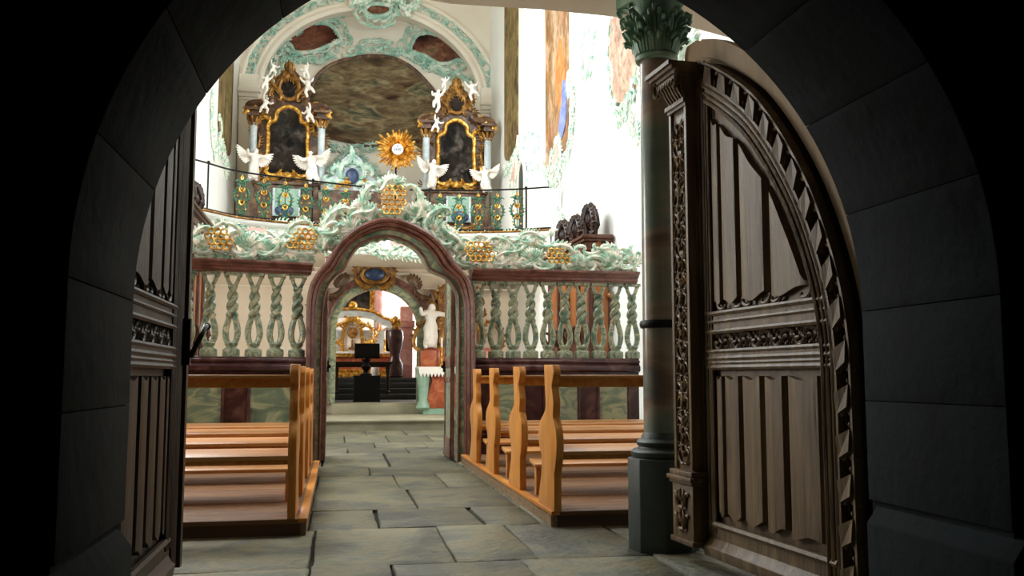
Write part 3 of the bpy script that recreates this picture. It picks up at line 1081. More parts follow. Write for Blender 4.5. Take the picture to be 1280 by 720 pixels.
# ================================================================== COLUMN
CX, CY = 1.885, 5.17
col = thing('marble_column', 'green marble column with leafy capital standing beside the carved door', 'column', (CX, CY, 0), kind='thing')
mb = MB()
oct_ = [(CX + .205 * math.cos(a), CY + .205 * math.sin(a)) for a in [PI / 8 + .12 + i * PI / 4 for i in range(8)]]
mb.prism(oct_, -.01, .53, 'z')
mb.build('plinth', 'colb', col, bevel=.008)
MB().lathe([(.175, .53), (.185, .545), (.185, .565), (.17, .58), (.145, .585), (.14, .595), (.15, .605), (.152, .62), (.14, .635), (.125, .64), (.118, .66), (.106, .68)], CX, CY, 40).build('base_moulding', 'colb', col)
MB().lathe([(.108, .66), (.106, 1.29), (.106, 1.33), (.103, 2.2), (.099, 2.93)], CX, CY, 40).build('shaft', 'colm', col)
MB().lathe([(.104, 1.285), (.118, 1.288), (.124, 1.302), (.124, 1.318), (.118, 1.332), (.104, 1.335)], CX, CY, 40).build('shaft_ring', 'iron', col)
mb = MB()
mb.lathe([(.098, 2.915), (.125, 2.92), (.132, 2.935), (.125, 2.95), (.108, 2.96), (.106, 3.0), (.112, 3.1), (.13, 3.2), (.165, 3.27), (.165, 3.29)], CX, CY, 32)
ab = []
for i in range(4):
    a = PI / 4 + i * PI / 2 + .1
    ab += [(CX + .25 * math.cos(a - .12), CY + .25 * math.sin(a - .12)), (CX + .25 * math.cos(a + .12), CY + .25 * math.sin(a + .12))]
    m = a + PI / 4
    ab += [(CX + .165 * math.cos(m), CY + .165 * math.sin(m))]
mb.prism(ab, 3.29, 3.37, 'z')
cap = mb.build('capital', 'capg', col)
mb = MB()
for row, (n, z0, h, r0, out) in enumerate(((8, 2.96, .14, .112, .07), (8, 3.03, .18, .118, .085))):
    for i in range(n):
        a = 2 * PI * (i + .5 * row) / n
        for lobe, (da, sc_) in enumerate(((0, 1), (-.18, .82), (.18, .82), (-.33, .6), (.33, .6))):
            prof = [(r0, 0), (r0 + .012, h * .45 * sc_), (r0 + out * .35, h * .8 * sc_), (r0 + out * .85, h * sc_), (r0 + out * 1.1, h * .92 * sc_), (r0 + out * 1.02, h * .78 * sc_)]
            mb.tube([(CX + r * math.cos(a + da * (1 - .25 * k / 5)), CY + r * math.sin(a + da * (1 - .25 * k / 5)), z0 + z) for k, (r, z) in enumerate(prof)], [.02, .022, .02, .019, .016, .008], 6, .7)
for i in range(8):
    a = PI / 4 + i * PI / 4 + .1
    R_ = .235 if i % 2 == 0 else .175
    g = lambda p, t, a=a: (CX + p.x * math.cos(a) - t * math.sin(a), CY + p.x * math.sin(a) + t * math.cos(a), p.y)
    for t_ in ((-.012, .012) if i % 2 == 0 else (0,)):
        scroll(mb, (.125, 3.12), (R_, 3.255), .02, -1, 'C', 1.1 if i % 2 else 1.35, 26, t_, 1.4, 0, g, 7)
mb.build('acanthus_leaves', 'capg', cap)

# ================================================================== PEWS
far = [(6.286, 1.084), (6.263, .94), (6.24, .80), (6.30, .745), (6.43, .68), (6.475, .60), (6.45, .52), (6.385, .455), (6.372, .40), (6.375, .33), (6.42, .25), (6.46, .18), (6.485, .11)]
near = [(6.035, 1.081), (6.0, 1.03), (6.025, .985), (6.06, .94), (6.035, .88), (6.01, .82), (6.025, .735), (6.0, .70), (5.945, .64), (5.925, .55), (5.945, .45), (5.985, .375), (6.0, .35), (5.995, .27), (6.0, .11)]
PT = .105


def make_pew(name, label, group, x_end, x_far, dy, first):
    t = thing(name, label, 'pew', ((x_end + x_far) / 2, 6.2 + dy, PT), group)
    sg = 1 if x_far > x_end else -1
    poly = [tuple(p) for p in spline(near[::-1], 4)] + [tuple(p) for p in spline(far, 4)]
    poly = [(p[0] + dy, p[1]) for p in poly]
    for xe in (x_end, x_far - sg * .05):
        MB().prism(poly, xe, xe + sg * .052, 'x').build('bench_end', 'pine_end', t, bevel=.004, ang=35)
    a, b = sorted((x_end + sg * .05, x_far - sg * .05))
    Y = dy
    MB().box(a, b, 6.045 + Y, 6.075 + Y, .93, 1.0).build('back_rail', 'pine', t, bevel=.003)
    MB().box(a, b, 6.0 + Y, 6.10 + Y, .992, 1.012).build('rail_cap', 'pine_board', t, bevel=.006)
    mb = MB()
    mb.prism([(6.09 + Y, .975), (6.22 + Y, .985), (6.22 + Y, 1.003), (6.09 + Y, .993)], a, b, 'x')
    mb.build('book_ledge', 'pine', t, bevel=.003)
    mb = MB()
    mb.prism([(5.93 + Y, .482), (6.28 + Y, .505), (6.28 + Y, .532), (5.93 + Y, .509)], a, b, 'x')
    mb.build('seat', 'pine_board', t, bevel=.004)
    MB().box(a, b, 5.96 + Y, 5.985 + Y, .452, .488).build('seat_rail', 'pine', t, bevel=.003)
    mb = MB()
    mb.prism([(5.66 + Y, .318), (5.88 + Y, .345), (5.88 + Y, .37), (5.66 + Y, .343)], a, b, 'x')
    for q in (.02, .98):
        xx = lerp(a, b, q)
        mb.box(xx - .02, xx + .02, 5.72 + Y, 5.78 + Y, PT, .322)
    if not first:
        mb.build('kneeler', 'pine_board', t, bevel=.003)
    return t


ord_ = ['first pew from the carved door', 'second pew from the carved door', 'third pew from the carved door', 'last pew, against the marble screen']
for i, dy in enumerate((0, 1.16, 2.38, 3.47)):
    make_pew('church_pew', 'honey pine %s, in the row beside the column' % ord_[i], 'pews between the aisle and the bright wall', 1.425, 3.60, dy, i == 0)
ordl = ['first pew from the shadowed door', 'second pew from the shadowed door', 'third pew from the shadowed door', 'last pew, against the marble screen']
for i, dy in enumerate((0, 1.16, 2.38, 3.47)):
    make_pew('church_pew', 'honey pine %s, in the row behind the iron door handle' % ordl[i], 'pews behind the shadowed door', -.245, -2.45, dy, i == 0)
for nm, x0, x1, lb in (('pew_platform', 1.42, 3.7, 'low wooden platform under the pews beside the green column'), ('pew_platform', -.18, -2.65, 'low wooden platform under the pews behind the shadowed door')):
    sg = 1 if x1 > x0 else -1
    t = thing(nm, lb, 'platform', ((x0 + x1) / 2, 8.3, 0), 'pew platforms')
    mb = MB()
    y = 6.03
    ye = 10.58 if sg > 0 else 10.12
    while y < ye - .02:
        y1 = min(y + .155, ye)
        a, b = sorted((x0 + sg * .04, x1))
        mb.box(a, b, y, y1 - .004, PT - .03, PT)
        y += .155
    mb.build('floor_boards', 'plank', t, bevel=.002)
    a, b = sorted((x0, x1))
    MB().box(a, b, 6.035, 6.065, -.015, PT - .03).build('front_riser', 'plank_shaded', t)
    a, b = sorted((x0, x0 + sg * .035))
    MB().box(a, b, 6.03, ye, -.015, PT - .022).build('side_riser', 'plank_side', t)
    a, b = sorted((x0 - sg * .008, x0 + sg * .05))
    MB().box(a, b, 6.02, ye, PT - .022, PT + .004).build('edge_strip', 'pine', t, bevel=.003)

# ================================================================== MARBLE SCREEN
SY = 10.88
scr = thing('marble_screen', 'purple and green marble choir screen with arched gateway and twisted balusters', 'choir screen', (.6, SY, 0))
inner = [(-.185, 0), (-.185, .8), (-.185, 1.66), (-.17, 1.86), (-.13, 2.05), (-.03, 2.19), (.06, 2.255), (.105, 2.375), (.205, 2.521), (.345, 2.612), (.52, 2.655), (.695, 2.626), (.855, 2.545), (.975, 2.42), (1.034, 2.301), (1.13, 2.24), (1.255, 2.19), (1.35, 2.06), (1.40, 1.86), (1.405, .8), (1.405, 0)]
outer = [(-.335, 0), (-.34, .8), (-.351, 1.66), (-.347, 1.893), (-.314, 2.054), (-.243, 2.187), (-.162, 2.293), (-.073, 2.438), (.064, 2.613), (.258, 2.763), (.512, 2.848), (.779, 2.808), (1.04, 2.68), (1.225, 2.509), (1.343, 2.337), (1.43, 2.24), (1.515, 2.117), (1.555, 1.924), (1.57, 1.682), (1.575, .8), (1.58, 0)]
SI, SO = spline(inner, 4), spline(outer, 4)
mix = lambda f: [a.lerp(b, f) for a, b in zip(SI, SO)]
mb = MB()
mb.band(mix(.0), mix(.46), SY - .10, SY + .18)
arch = mb.build('arch_lining', 'green', scr, bevel=0)
mb = MB()
mb.band(mix(.45), mix(.60), SY - .14, SY + .2)
mb.band(mix(.60), mix(.86), SY - .19, SY + .2)
mb.band(mix(.86), mix(1.0), SY - .225, SY + .2)
mb.tube([(p.x, SY - .135, p.y) for p in mix(.52)], .028, 6)
mb.tube([(p.x, SY - .185, p.y) for p in mix(.72)], .035, 6)
mb.tube([(p.x, SY - .225, p.y) for p in mix(.93)], .03, 6)
mb.tube([(p.x, SY - .105, p.y) for p in mix(.03)], .016, 6)
mb.build('arch_frame', 'purple', scr)

BW = MB()


def rail(mb, x0, y0, x1, y1, prof):
    """moulding profile (d, z) run from (x0,y0) to (x1,y1); d towards the entrance"""
    d = Vector((x1 - x0, y1 - y0)).normalized()
    n = Vector((d.y, -d.x))
    k = len(prof)
    vs = [(x + n.x * a, y + n.y * a, z) for x, y in ((x0, y0), (x1, y1)) for a, z in prof]
    mb.add(vs, [tuple(range(k - 1, -1, -1)), tuple(range(k, 2 * k))] + [(i, (i + 1) % k, k + (i + 1) % k, k + i) for i in range(k)])


TOPR = lambda z0, z1: [(-.14, z0), (.09, z0), (.09, z0 + .12 * (z1 - z0)), (.12, z0 + .16 * (z1 - z0)), (.12, z0 + .42 * (z1 - z0)), (.15, z0 + .46 * (z1 - z0)), (.155, z0 + .56 * (z1 - z0)), (.19, z0 + .74 * (z1 - z0)), (.21, z0 + .78 * (z1 - z0)), (.21, z1), (-.14, z1)]
wings = {'r': ((1.56, SY), (3.64, SY), 2.155, 2.29, 1.225), 'l': ((-2.6, SY - .55), (-.34, SY - .05), 2.175, 2.30, 1.225)}
XB = {'r': [1.655 + i * .2155 for i in range(10)], 'l': [-.47 - i * .236 for i in range(9)]}


def baluster_bm(mb, x, y, z0, z1, rz):
    h = z1 - z0
    c, s = math.cos(rz), math.sin(rz)
    T = lambda u, v, z: (x + u * c - v * s, y + u * s + v * c, z0 + z * h)
    mm = mb.m
    mb.m = Matrix.Translation((x, y, z0)) @ Matrix.Rotation(rz, 4, 'Z') @ Matrix.Diagonal((1.16, 1.05, 1, 1))
    mb.lathe([(.078, 0), (.084, .03 * h), (.080, .085 * h), (.055, .10 * h), (.045, .115 * h), (.060, .135 * h), (.064, .155 * h), (.055, .17 * h)], 0, 0, 14)
    for sg in (-1, 1):   # two strands: open almond below, twisted together above, forked at the top
        pts, rad = [], []
        for i in range(52):
            t = .155 + .80 * i / 51
            if t < .47:
                q = (t - .155) / .315
                u = sg * (.026 + .030 * math.sin(PI * min(1, q ** .75)))
                v = 0
                r = .027 + .004 * math.sin(PI * q)
            elif t < .84:
                q = (t - .47) / .37
                a = q * 2 * PI * 1.5
                A_ = .029 - .008 * q
                u = sg * A_ * math.cos(a)
                v = sg * A_ * math.sin(a)
                r = .036 - .008 * q
            else:
                q = (t - .84) / .115
                u = -sg * (.020 + .034 * math.sin(min(1, q) * PI / 2))
                v = 0
                r = .021 - .002 * q
            pts.append((u, v, t * h))
            rad.append(r)
        mb.tube(pts, rad, 8)
        mb.ball((sg * .062, 0, .955 * h), (.026, .024, .02), 8)
    mb.lathe([(.03, .81 * h), (.044, .825 * h), (.044, .84 * h), (.03, .855 * h)], 0, 0, 12)
    mb.box(-.085, .085, -.05, .05, .965 * h, h)
    mb.m = mm


for side, ((x0, y0), (x1, y1), z0, z1, zd) in wings.items():
    mb = MB()
    rail(mb, x0, y0, x1, y1, TOPR(z0, z1))
    mb.build('top_rail', 'purple', scr, bevel=.004)
    mb = MB()
    rail(mb, x0, y0, x1, y1, [(-.15, zd - .17), (.14, zd - .17), (.17, zd - .15), (.17, zd - .10), (.14, zd - .08), (.13, zd - .065), (.15, zd - .055), (.15, zd - .03), (.12, zd - .02), (.12, zd), (-.15, zd)])
    mb.build('base_rail', 'purple_d', scr, bevel=.004)
    mb = MB()
    rail(mb, x0, y0, x1, y1, [(-.12, 0), (.10, 0), (.10, zd - .15), (-.12, zd - .15)])
    rail(mb, x0, y0, x1, y1, [(.0, 0), (.14, 0), (.14, .32), (.10, .34), (0, .34)])
    da = mb.build('dado', 'purple_d', scr)
    d = Vector((x1 - x0, y1 - y0))
    Ld = d.length
    d.normalize()
    nn = Vector((d.y, -d.x))
    if nn.y > 0:
        nn = -nn
    pan = ((.18, .64), (.95, 1.37), (1.65, 2.12)) if side == 'l' else ((.30, .62), (.89, 1.31), (1.56, 1.94))
    for a, b in pan:
        pa, pb = Vector((x0, y0)) + d * a, Vector((x0, y0)) + d * b
        mb = MB()
        q = [pa, pb]
        vs = [(p.x + nn.x * o_, p.y + nn.y * o_, z) for o_ in (.06, .115) for p in q for z in (.42, .985)]
        mb.add(vs, [(0, 1, 3, 2), (4, 6, 7, 5), (0, 4, 5, 1), (2, 3, 7, 6), (0, 2, 6, 4), (1, 5, 7, 3)])
        po = mb.build('marble_panel', 'green', scr)
        for p in q:
            MB().tube([(p.x + nn.x * .115, p.y + nn.y * .115, .40), (p.x + nn.x * .115, p.y + nn.y * .115, 1.0)], .02, 6).build('panel_bead', 'purple_d', po)
    rz = math.atan2(d.y, d.x)
    for k, bx in enumerate(XB[side]):
        f = (bx - x0) / (x1 - x0)
        by = lerp(y0, y1, f)
        mb = MB()
        baluster_bm(mb, bx, by, zd, z0, 0)
        mb.build('baluster', 'green_b', scr)

# gate leaves of the screen
for side, xh, sg in (('r', 1.345, 1), ('l', -.13, -1)):
    lab = 'open marble-panelled gate leaf with lattice, swung in beside the pews and column' if sg > 0 else 'open gate leaf folded in against the screen jamb behind the honey pews'
    y0, y1 = SY + .16, SY + .84
    t = thing('screen_gate', lab, 'gate', (xh, y0, .02), 'gate leaves of the marble screen')
    x0, x1 = (xh - .0, xh + .05) if sg > 0 else (xh - .05, xh)
    ztop = lambda y: 2.18 - .42 * ((y1 - y) / (y1 - y0)) ** 2 * 0 + .0 + .34 * min(1, (y - y0) / (y1 - y0)) ** .7
    mb = MB()
    mb.box(x0, x1, y0, y0 + .07, .02, ztop(y0 + .03)).box(x0, x1, y1 - .07, y1, .02, ztop(y1) - .01)
    mb.box(x0, x1, y0, y1, .02, .26).box(x0, x1, y0, y1, 1.12, 1.26).box(x0, x1, y0, y1, .94, 1.0)
    A = [(lerp(y0, y1, i / 8), ztop(lerp(y0, y1, i / 8))) for i in range(9)]
    mb.band(A, [(a, b - .09) for a, b in A], x0, x1, 'x')
    mb.build('gate_frame', 'purple', t, bevel=.004)
    MB().box(x0 + .012, x1 - .012, y0 + .06, y1 - .06, .25, 1.13).build('gate_panel', 'green_b', t)
    mb = MB()
    for i in range(5):
        y = lerp(y0 + .12, y1 - .12, i / 4)
        for ph in (0, PI):
            P = [((x0 + x1) / 2, y + .03 * math.sin(8 * z + ph), z) for z in [lerp(1.24, ztop(y) - .08, k / 24) for k in range(25)]]
            mb.tube(P, .013, 6)
    mb.build('wavy_lattice', 'green_b', t)
    MB().box(x0 - .02, x1 + .02, y1 - .06, y1 - .01, 1.06, 1.2).ball(((x0 + x1) / 2 - sg * .05, y1 - .04, 1.13), .025, 8).build('gate_lock', 'iron', t)


# ================================================================== CRESTING ON THE SCREEN
def crest(name, label, yl, scr_list, lattices, leaves_, seed, runs=(), shells=(), k_=.9):
    pts = [at(p[0], p[1], 10.85) for p in scr_list]
    xm = sum(p.x for p in pts) / len(pts)
    t = thing(name, label, 'stucco cresting', (xm, yl(xm), 2.3), 'stucco crestings on the screen')
    g = lambda p, w: (p.x, yl(p.x) - .03 - w, p.y)

    def q(x, y):
        p = at(x, y, yl(at(x, y, 10.85).x))
        return (p.x, p.z)
    for i, (x0, y0, x1, y1, side, kind, r, *fr_) in enumerate(scr_list):
        mb = MB()
        # pixel y grows downwards, so a clockwise sweep in the picture is side = -1 here
        scroll(mb, q(x0, y0), q(x1, y1), r * k_, side, kind, fr_[1] if len(fr_) > 1 else 1.2, 34, .015 * (i % 3), 1.5, fr_[0] if fr_ else .06, g, 7)
        mb.build('scroll', 'stucco', t)
    for x0, y0, x1, y1, sh in lattices:
        (a, zt), (b, zb) = q(x0, y0), q(x1, y1)
        cx, cz, rx, rz_ = (a + b) / 2, (zt + zb) / 2, (b - a) / 2, (zt - zb) / 2
        mb = MB()
        honeycomb(mb, lambda x, z: abs((x - cx - sh * (z - cz)) / rx) ** 2.6 + abs((z - cz) / rz_) ** 2.6 < 1, a - .1, b + .1, zb, zt, .066, .0105, .09, g)
        mb.build('gilt_lattice', 'gold', t)
    mb = MB()
    rnd = random.Random(seed)
    for x, y, ang, L in leaves_:
        for k in range(3):
            leaf(mb, q(x, y), math.radians(ang + rnd.uniform(-35, 35)), L * .0095 * rnd.uniform(.7, 1.1), .022, rnd.uniform(-.02, .03), g, rnd.choice((-1, 1)) * rnd.uniform(.5, 1.4))
    for P, sz, r, out in runs:
        rocaille_run(mb, [q(*p) for p in P], sz, r * 1.1, seed + len(P), .35, .02, False, out, g)
    so = mb.build('leaf_sprays', 'stucco_p', t)
    for x, y, R, a0, a1 in shells:
        mb = MB()
        shell(mb, q(x, y), R * .0095, math.radians(a0), math.radians(a1), 9, .020, 0, g)
        mb.build('shell', 'stucco', t)
    mb = MB()
    for P, sz, r, out in runs:
        for k, (dy, f) in enumerate(((7, .8), (14, .7), (21, .75))):
            rocaille_run(mb, [q(x, y + dy) for x, y in P], sz * f, r * .95, seed + 40 + k, .35, -.03 - .015 * k, False, out * (-1) ** k, g, .35)
    mb.build('rocaille_ground', 'stucco', t)
    return t


yr = lambda x: SY
yl_ = lambda x: SY - .05 - .5 * max(0, min(1, (-.34 - x) / 2.26))
crest('rocaille_cresting', 'green stucco cresting with gilt lattice, on the screen rail below the dark carved stall', yr,
      [(560, 300, 588, 327, 1, 'C', .030), (612, 304, 640, 325, -1, 'C', .032, .07), (622, 326, 650, 306, 1, 'S', .028), (645, 327, 672, 305, 1, 'C', .030), (650, 300, 672, 300, -1, 'C', .022),
       (668, 330, 690, 328, 1, 'C', .026), (672, 300, 712, 318, -1, 'S', .036, .08), (706, 330, 738, 330, 1, 'C', .034, .05, 1.5), (735, 328, 752, 332, -1, 'C', .030, .05, 1.5), (752, 332, 776, 312, 1, 'C', .032, .08),
       (742, 306, 765, 318, -1, 'S', .024), (776, 332, 794, 318, 1, 'C', .024, .05, 1.5), (606, 331, 625, 331, 1, 'C', .022), (572, 330, 592, 322, -1, 'C', .024)],
      [(583, 304, 616, 331, -.25), (680, 311, 706, 333, -.2)],
      [(570, 320, 60, 12), (600, 302, 90, 9), (628, 303, 60, 12), (655, 318, 120, 12), (690, 296, 100, 14), (716, 318, 80, 12), (728, 326, 60, 12), (760, 312, 70, 14), (770, 325, 40, 12), (786, 312, 60, 10), (640, 330, 90, 10)], 21,
      [([(560, 306), (590, 300), (620, 299), (650, 297), (680, 296)], .16, .022, 1), ([(690, 304), (712, 314), (735, 312), (765, 308), (794, 318)], .15, .022, 1), ([(575, 324), (620, 325), (680, 327), (740, 329), (795, 331)], .14, .024, 1)], [(632, 322, 22, 30, 150), (600, 326, 14, 40, 170), (662, 326, 18, 40, 150), (722, 330, 14, 20, 160), (762, 330, 20, 40, 150), (786, 328, 12, 20, 160), (574, 318, 16, 40, 150)], 1.05)
crest('rocaille_cresting', 'green stucco cresting with gilt lattice, on the screen rail beside the dark door', yl_,
      [(247, 314, 262, 288, -1, 'C', .030, .07), (262, 284, 284, 282, -1, 'S', .026), (284, 284, 300, 300, -1, 'C', .028), (296, 314, 318, 312, 1, 'C', .030, .06, 1.5), (312, 298, 336, 308, -1, 'S', .026), (326, 316, 345, 300, 1, 'C', .028),
       (340, 314, 372, 292, 1, 'S', .034, .08), (364, 292, 388, 284, -1, 'C', .026), (386, 290, 400, 312, -1, 'C', .026), (378, 318, 408, 300, 1, 'S', .034, .08), (395, 300, 420, 286, 1, 'S', .032, .08)],
      [(262, 289, 291, 317, -.2), (364, 287, 392, 316, .35)],
      [(255, 300, 100, 14), (275, 280, 80, 10), (305, 302, 70, 14), (325, 305, 110, 14), (350, 302, 60, 16), (382, 280, 90, 10), (400, 310, 60, 14), (318, 316, 90, 10)], 22,
      [([(250, 298), (290, 297), (330, 300), (392, 298)], .16, .024, 1), ([(395, 292), (412, 286), (425, 280)], .16, .024, 1), ([(246, 311), (290, 311), (340, 313), (392, 314)], .14, .024, 1)], [(308, 312, 22, 40, 150), (335, 314, 16, 40, 160), (252, 312, 18, 40, 130), (402, 314, 22, 60, 160), (350, 312, 14, 40, 150)], 1.05)
crest('rocaille_cresting', 'tallest green stucco cresting with a gilt lattice panel, crowning the marble gateway arch', yr,
      [(466, 272, 470, 236, -1, 'C', .034, .07), (510, 236, 514, 272, -1, 'C', .034, .07), (472, 238, 490, 228, -1, 'S', .026), (490, 228, 508, 238, -1, 'S', .026), (466, 274, 489, 275, 1, 'C', .026, .05, 1.5), (491, 275, 514, 274, 1, 'C', .026, .05, 1.5),
       (412, 292, 436, 268, -1, 'C', .036, .09, 1.4), (418, 296, 446, 282, 1, 'C', .03, .07, 1.4), (440, 276, 466, 258, 1, 'S', .030, .08), (446, 286, 470, 276, 1, 'C', .026), (560, 268, 536, 290, 1, 'C', .036, .09, 1.4), (536, 284, 562, 300, 1, 'C', .03, .07, 1.4),
       (512, 258, 538, 278, -1, 'S', .030, .08), (508, 278, 532, 286, 1, 'C', .026), (556, 280, 572, 312, -1, 'S', .03, .07), (432, 262, 420, 280, 1, 'C', .03, .06)],
      [(476, 234, 505, 273, 0)],
      [(489, 228, 90, 14), (478, 230, 120, 10), (500, 230, 60, 10), (455, 266, 110, 14), (525, 268, 70, 14), (430, 270, 110, 14), (552, 272, 70, 14), (462, 250, 120, 12), (516, 250, 60, 12), (420, 300, 150, 12), (565, 300, 30, 12)], 23,
      [([(412, 304), (432, 292), (455, 280), (489, 274), (520, 281), (545, 296), (566, 318)], .13, .024, 1), ([(416, 290), (436, 276), (462, 262), (489, 258), (516, 262), (540, 278), (562, 296)], .14, .026, 1)], [(440, 290, 22, 60, 190), (540, 290, 22, -10, 120), (460, 272, 20, 60, 180), (520, 272, 20, 0, 120), (489, 234, 16, 30, 150), (424, 298, 18, 70, 200), (556, 300, 18, -20, 110), (452, 262, 14, 60, 180), (528, 264, 14, 0, 120)], 1.2)

# ================================================================== GALLERY
GC = spline([(-2.69, 15.55), (-2.29, 16.08), (-1.70, 16.75), (-.16, 17.39), (.85, 17.72), (2.03, 17.66), (3.2, 17.35), (3.99, 16.95)], 6)
gal = thing('gallery_balcony', 'curved cream gallery balcony with green stucco, behind the screen cresting', 'balcony', (.8, 17.6, 3.3))


def gy(x):
    return top_at(GC, x)


mb = MB()
prof = [(.0, 3.46), (.04, 3.36), (.09, 3.33), (.11, 3.36), (.07, 3.42), (.04, 3.50), (.05, 3.68), (.10, 3.72), (.12, 3.76), (.12, 3.80), (-.08, 3.80), (-.08, 3.46)]
k = len(prof)
nrm = [-(Vector(offset2(GC, 1)[i]) - GC[i]) for i in range(len(GC))]
mb.add([(p.x + n.x * a, p.y + n.y * a, z) for p, n in zip(GC, nrm) for a, z in prof],
       [(i * k + j, i * k + (j + 1) % k, (i + 1) * k + (j + 1) % k, (i + 1) * k + j) for i in range(len(GC) - 1) for j in range(k)])
mb.build('parapet', 'plaster', gal)
mb = MB()
mb.prism([(p.x, p.y) for p in GC] + [(3.99, 24.29), (-2.69, 24.29)], 3.42, 3.60, 'z')
mb.build('gallery_slab', 'beige', gal)
mb = MB()
mb.tube([(p.x + n.x * .12, p.y + n.y * .12, 3.805) for p, n in zip(GC, nrm)], .022, 6)
mb.build('gilt_edge', 'gold_d', gal)
gg = lambda p, w: (p.x, gy(p.x) - .07 - w, p.y)
mb = MB()
rocaille_run(mb, [(-2.2 + i * .3, 3.55 + .05 * (i % 2)) for i in range(21)], .34, .035, 31, .7, 0, False, 1, gg)
rocaille_run(mb, [(-2.2 + i * .3, 3.74 - .03 * (i % 2)) for i in range(21)], .28, .025, 32, .6, 0, False, -1, gg)
rocaille_run(mb, [(-.3 + i * .2, 3.40 + .03 * (i % 2)) for i in range(13)], .26, .03, 33, .7, .04, False, 1, gg)
mb.build('parapet_rocaille', 'stucco', gal)
mb = MB()
for x in (-1.45, -.55, 1.15, 2.35, 3.05):
    for s_ in (0, 1):
        P = [gg(Vector((x + (.16 + .04 * math.sin(3 * a)) * math.cos(a), 3.6 + .07 * math.sin(a))), -.01) for a in [2 * PI * i / 14 for i in range(14)]]
        Q = [(p[0], p[1] - .025, p[2]) for p in P]
    mb.add(P + Q, [tuple(range(14)), tuple(range(14, 28))] + [(i, (i + 1) % 14, 14 + (i + 1) % 14, 14 + i) for i in range(14)])
mb.build('pink_cartouches', 'pink', gal)['kind'] = 'stuff'

# wrought-iron railing on the parapet
rl = thing('gallery_railing', 'thin iron railing with green and gilt scrollwork along the gallery parapet', 'railing', (.8, 17.6, 3.8))
RC = [p - n * .0 for p, n in zip(GC, nrm)]
hz = lambda x: 4.66
mb = MB()
mb.tube([(p.x, p.y, hz(p.x)) for p in RC], .017, 6)
mb.build('handrail', 'iron', rl)
mb = MB()
mb.tube([(p.x, p.y, 3.86) for p in RC], .02, 6)
mb.build('bottom_bar', 'iron', rl)
for x in (-2.25, -.52, .55, 1.45, 1.72, 3.55):
    MB().tube([(x, gy(x), 3.8), (x, gy(x), 4.66)], .016, 6).ball((x, gy(x), 4.68), .03, 7).build('post', 'iron', rl)
for i in range(15):
    x = -1.74 + i * .366
    if .62 < x < 1.30:
        continue
    y = gy(x) - .02
    mb, gm = MB(), MB()
    g2 = lambda p, w, y=y: (p.x, y - w, p.y)
    mb.tube([(x, y, 3.86), (x, y, 4.64)], .010, 5)
    for sg in (-1, 1):
        scroll(mb, (x + sg * .03, 3.90), (x + sg * .04, 4.13), .017, -sg, 'C', 1.2, 20, 0, 1, .05, g2, 5)
        scroll(mb, (x + sg * .02, 4.12), (x + sg * .03, 4.34), .021, sg * 1, 'C', 1.3, 20, 0, 1, .05, g2, 5)
        scroll(mb, (x + sg * .02, 4.34), (x + sg * .03, 4.52), .017, -sg, 'C', 1.2, 20, 0, 1, .04, g2, 5)
        leaf(mb, (x, 4.44), PI / 2 - sg * .7, .17, .02, .01, g2, -sg)
        leaf(mb, (x, 4.18), -PI / 2 + sg * .7, .15, .018, .01, g2, sg)
        leaf(gm, (x, 4.05), PI / 2 - sg * 1.0, .12, .018, .03, g2, sg * 1.2)
        leaf(gm, (x, 4.28), PI / 2 - sg * 1.0, .13, .018, .03, g2, sg * 1.2)
        leaf(gm, (x, 4.50), PI / 2 - sg * .6, .10, .014, .03, g2, sg)
        gm.ball((x + sg * .07, y - .02, 3.97), .018, 6)
        gm.ball((x + sg * .075, y - .02, 4.22), .02, 6)
    gm.ball((x, y - .03, 4.34), .026, 7)
    gm.ball((x, y - .03, 4.13), .024, 7)
    bo = mb.build('scroll_baluster', 'iron_g', rl)
    gm.build('gilt_leaves', 'gold', bo)

# ================================================================== SIDE ALTARS ON THE GALLERY
YA = 22.6


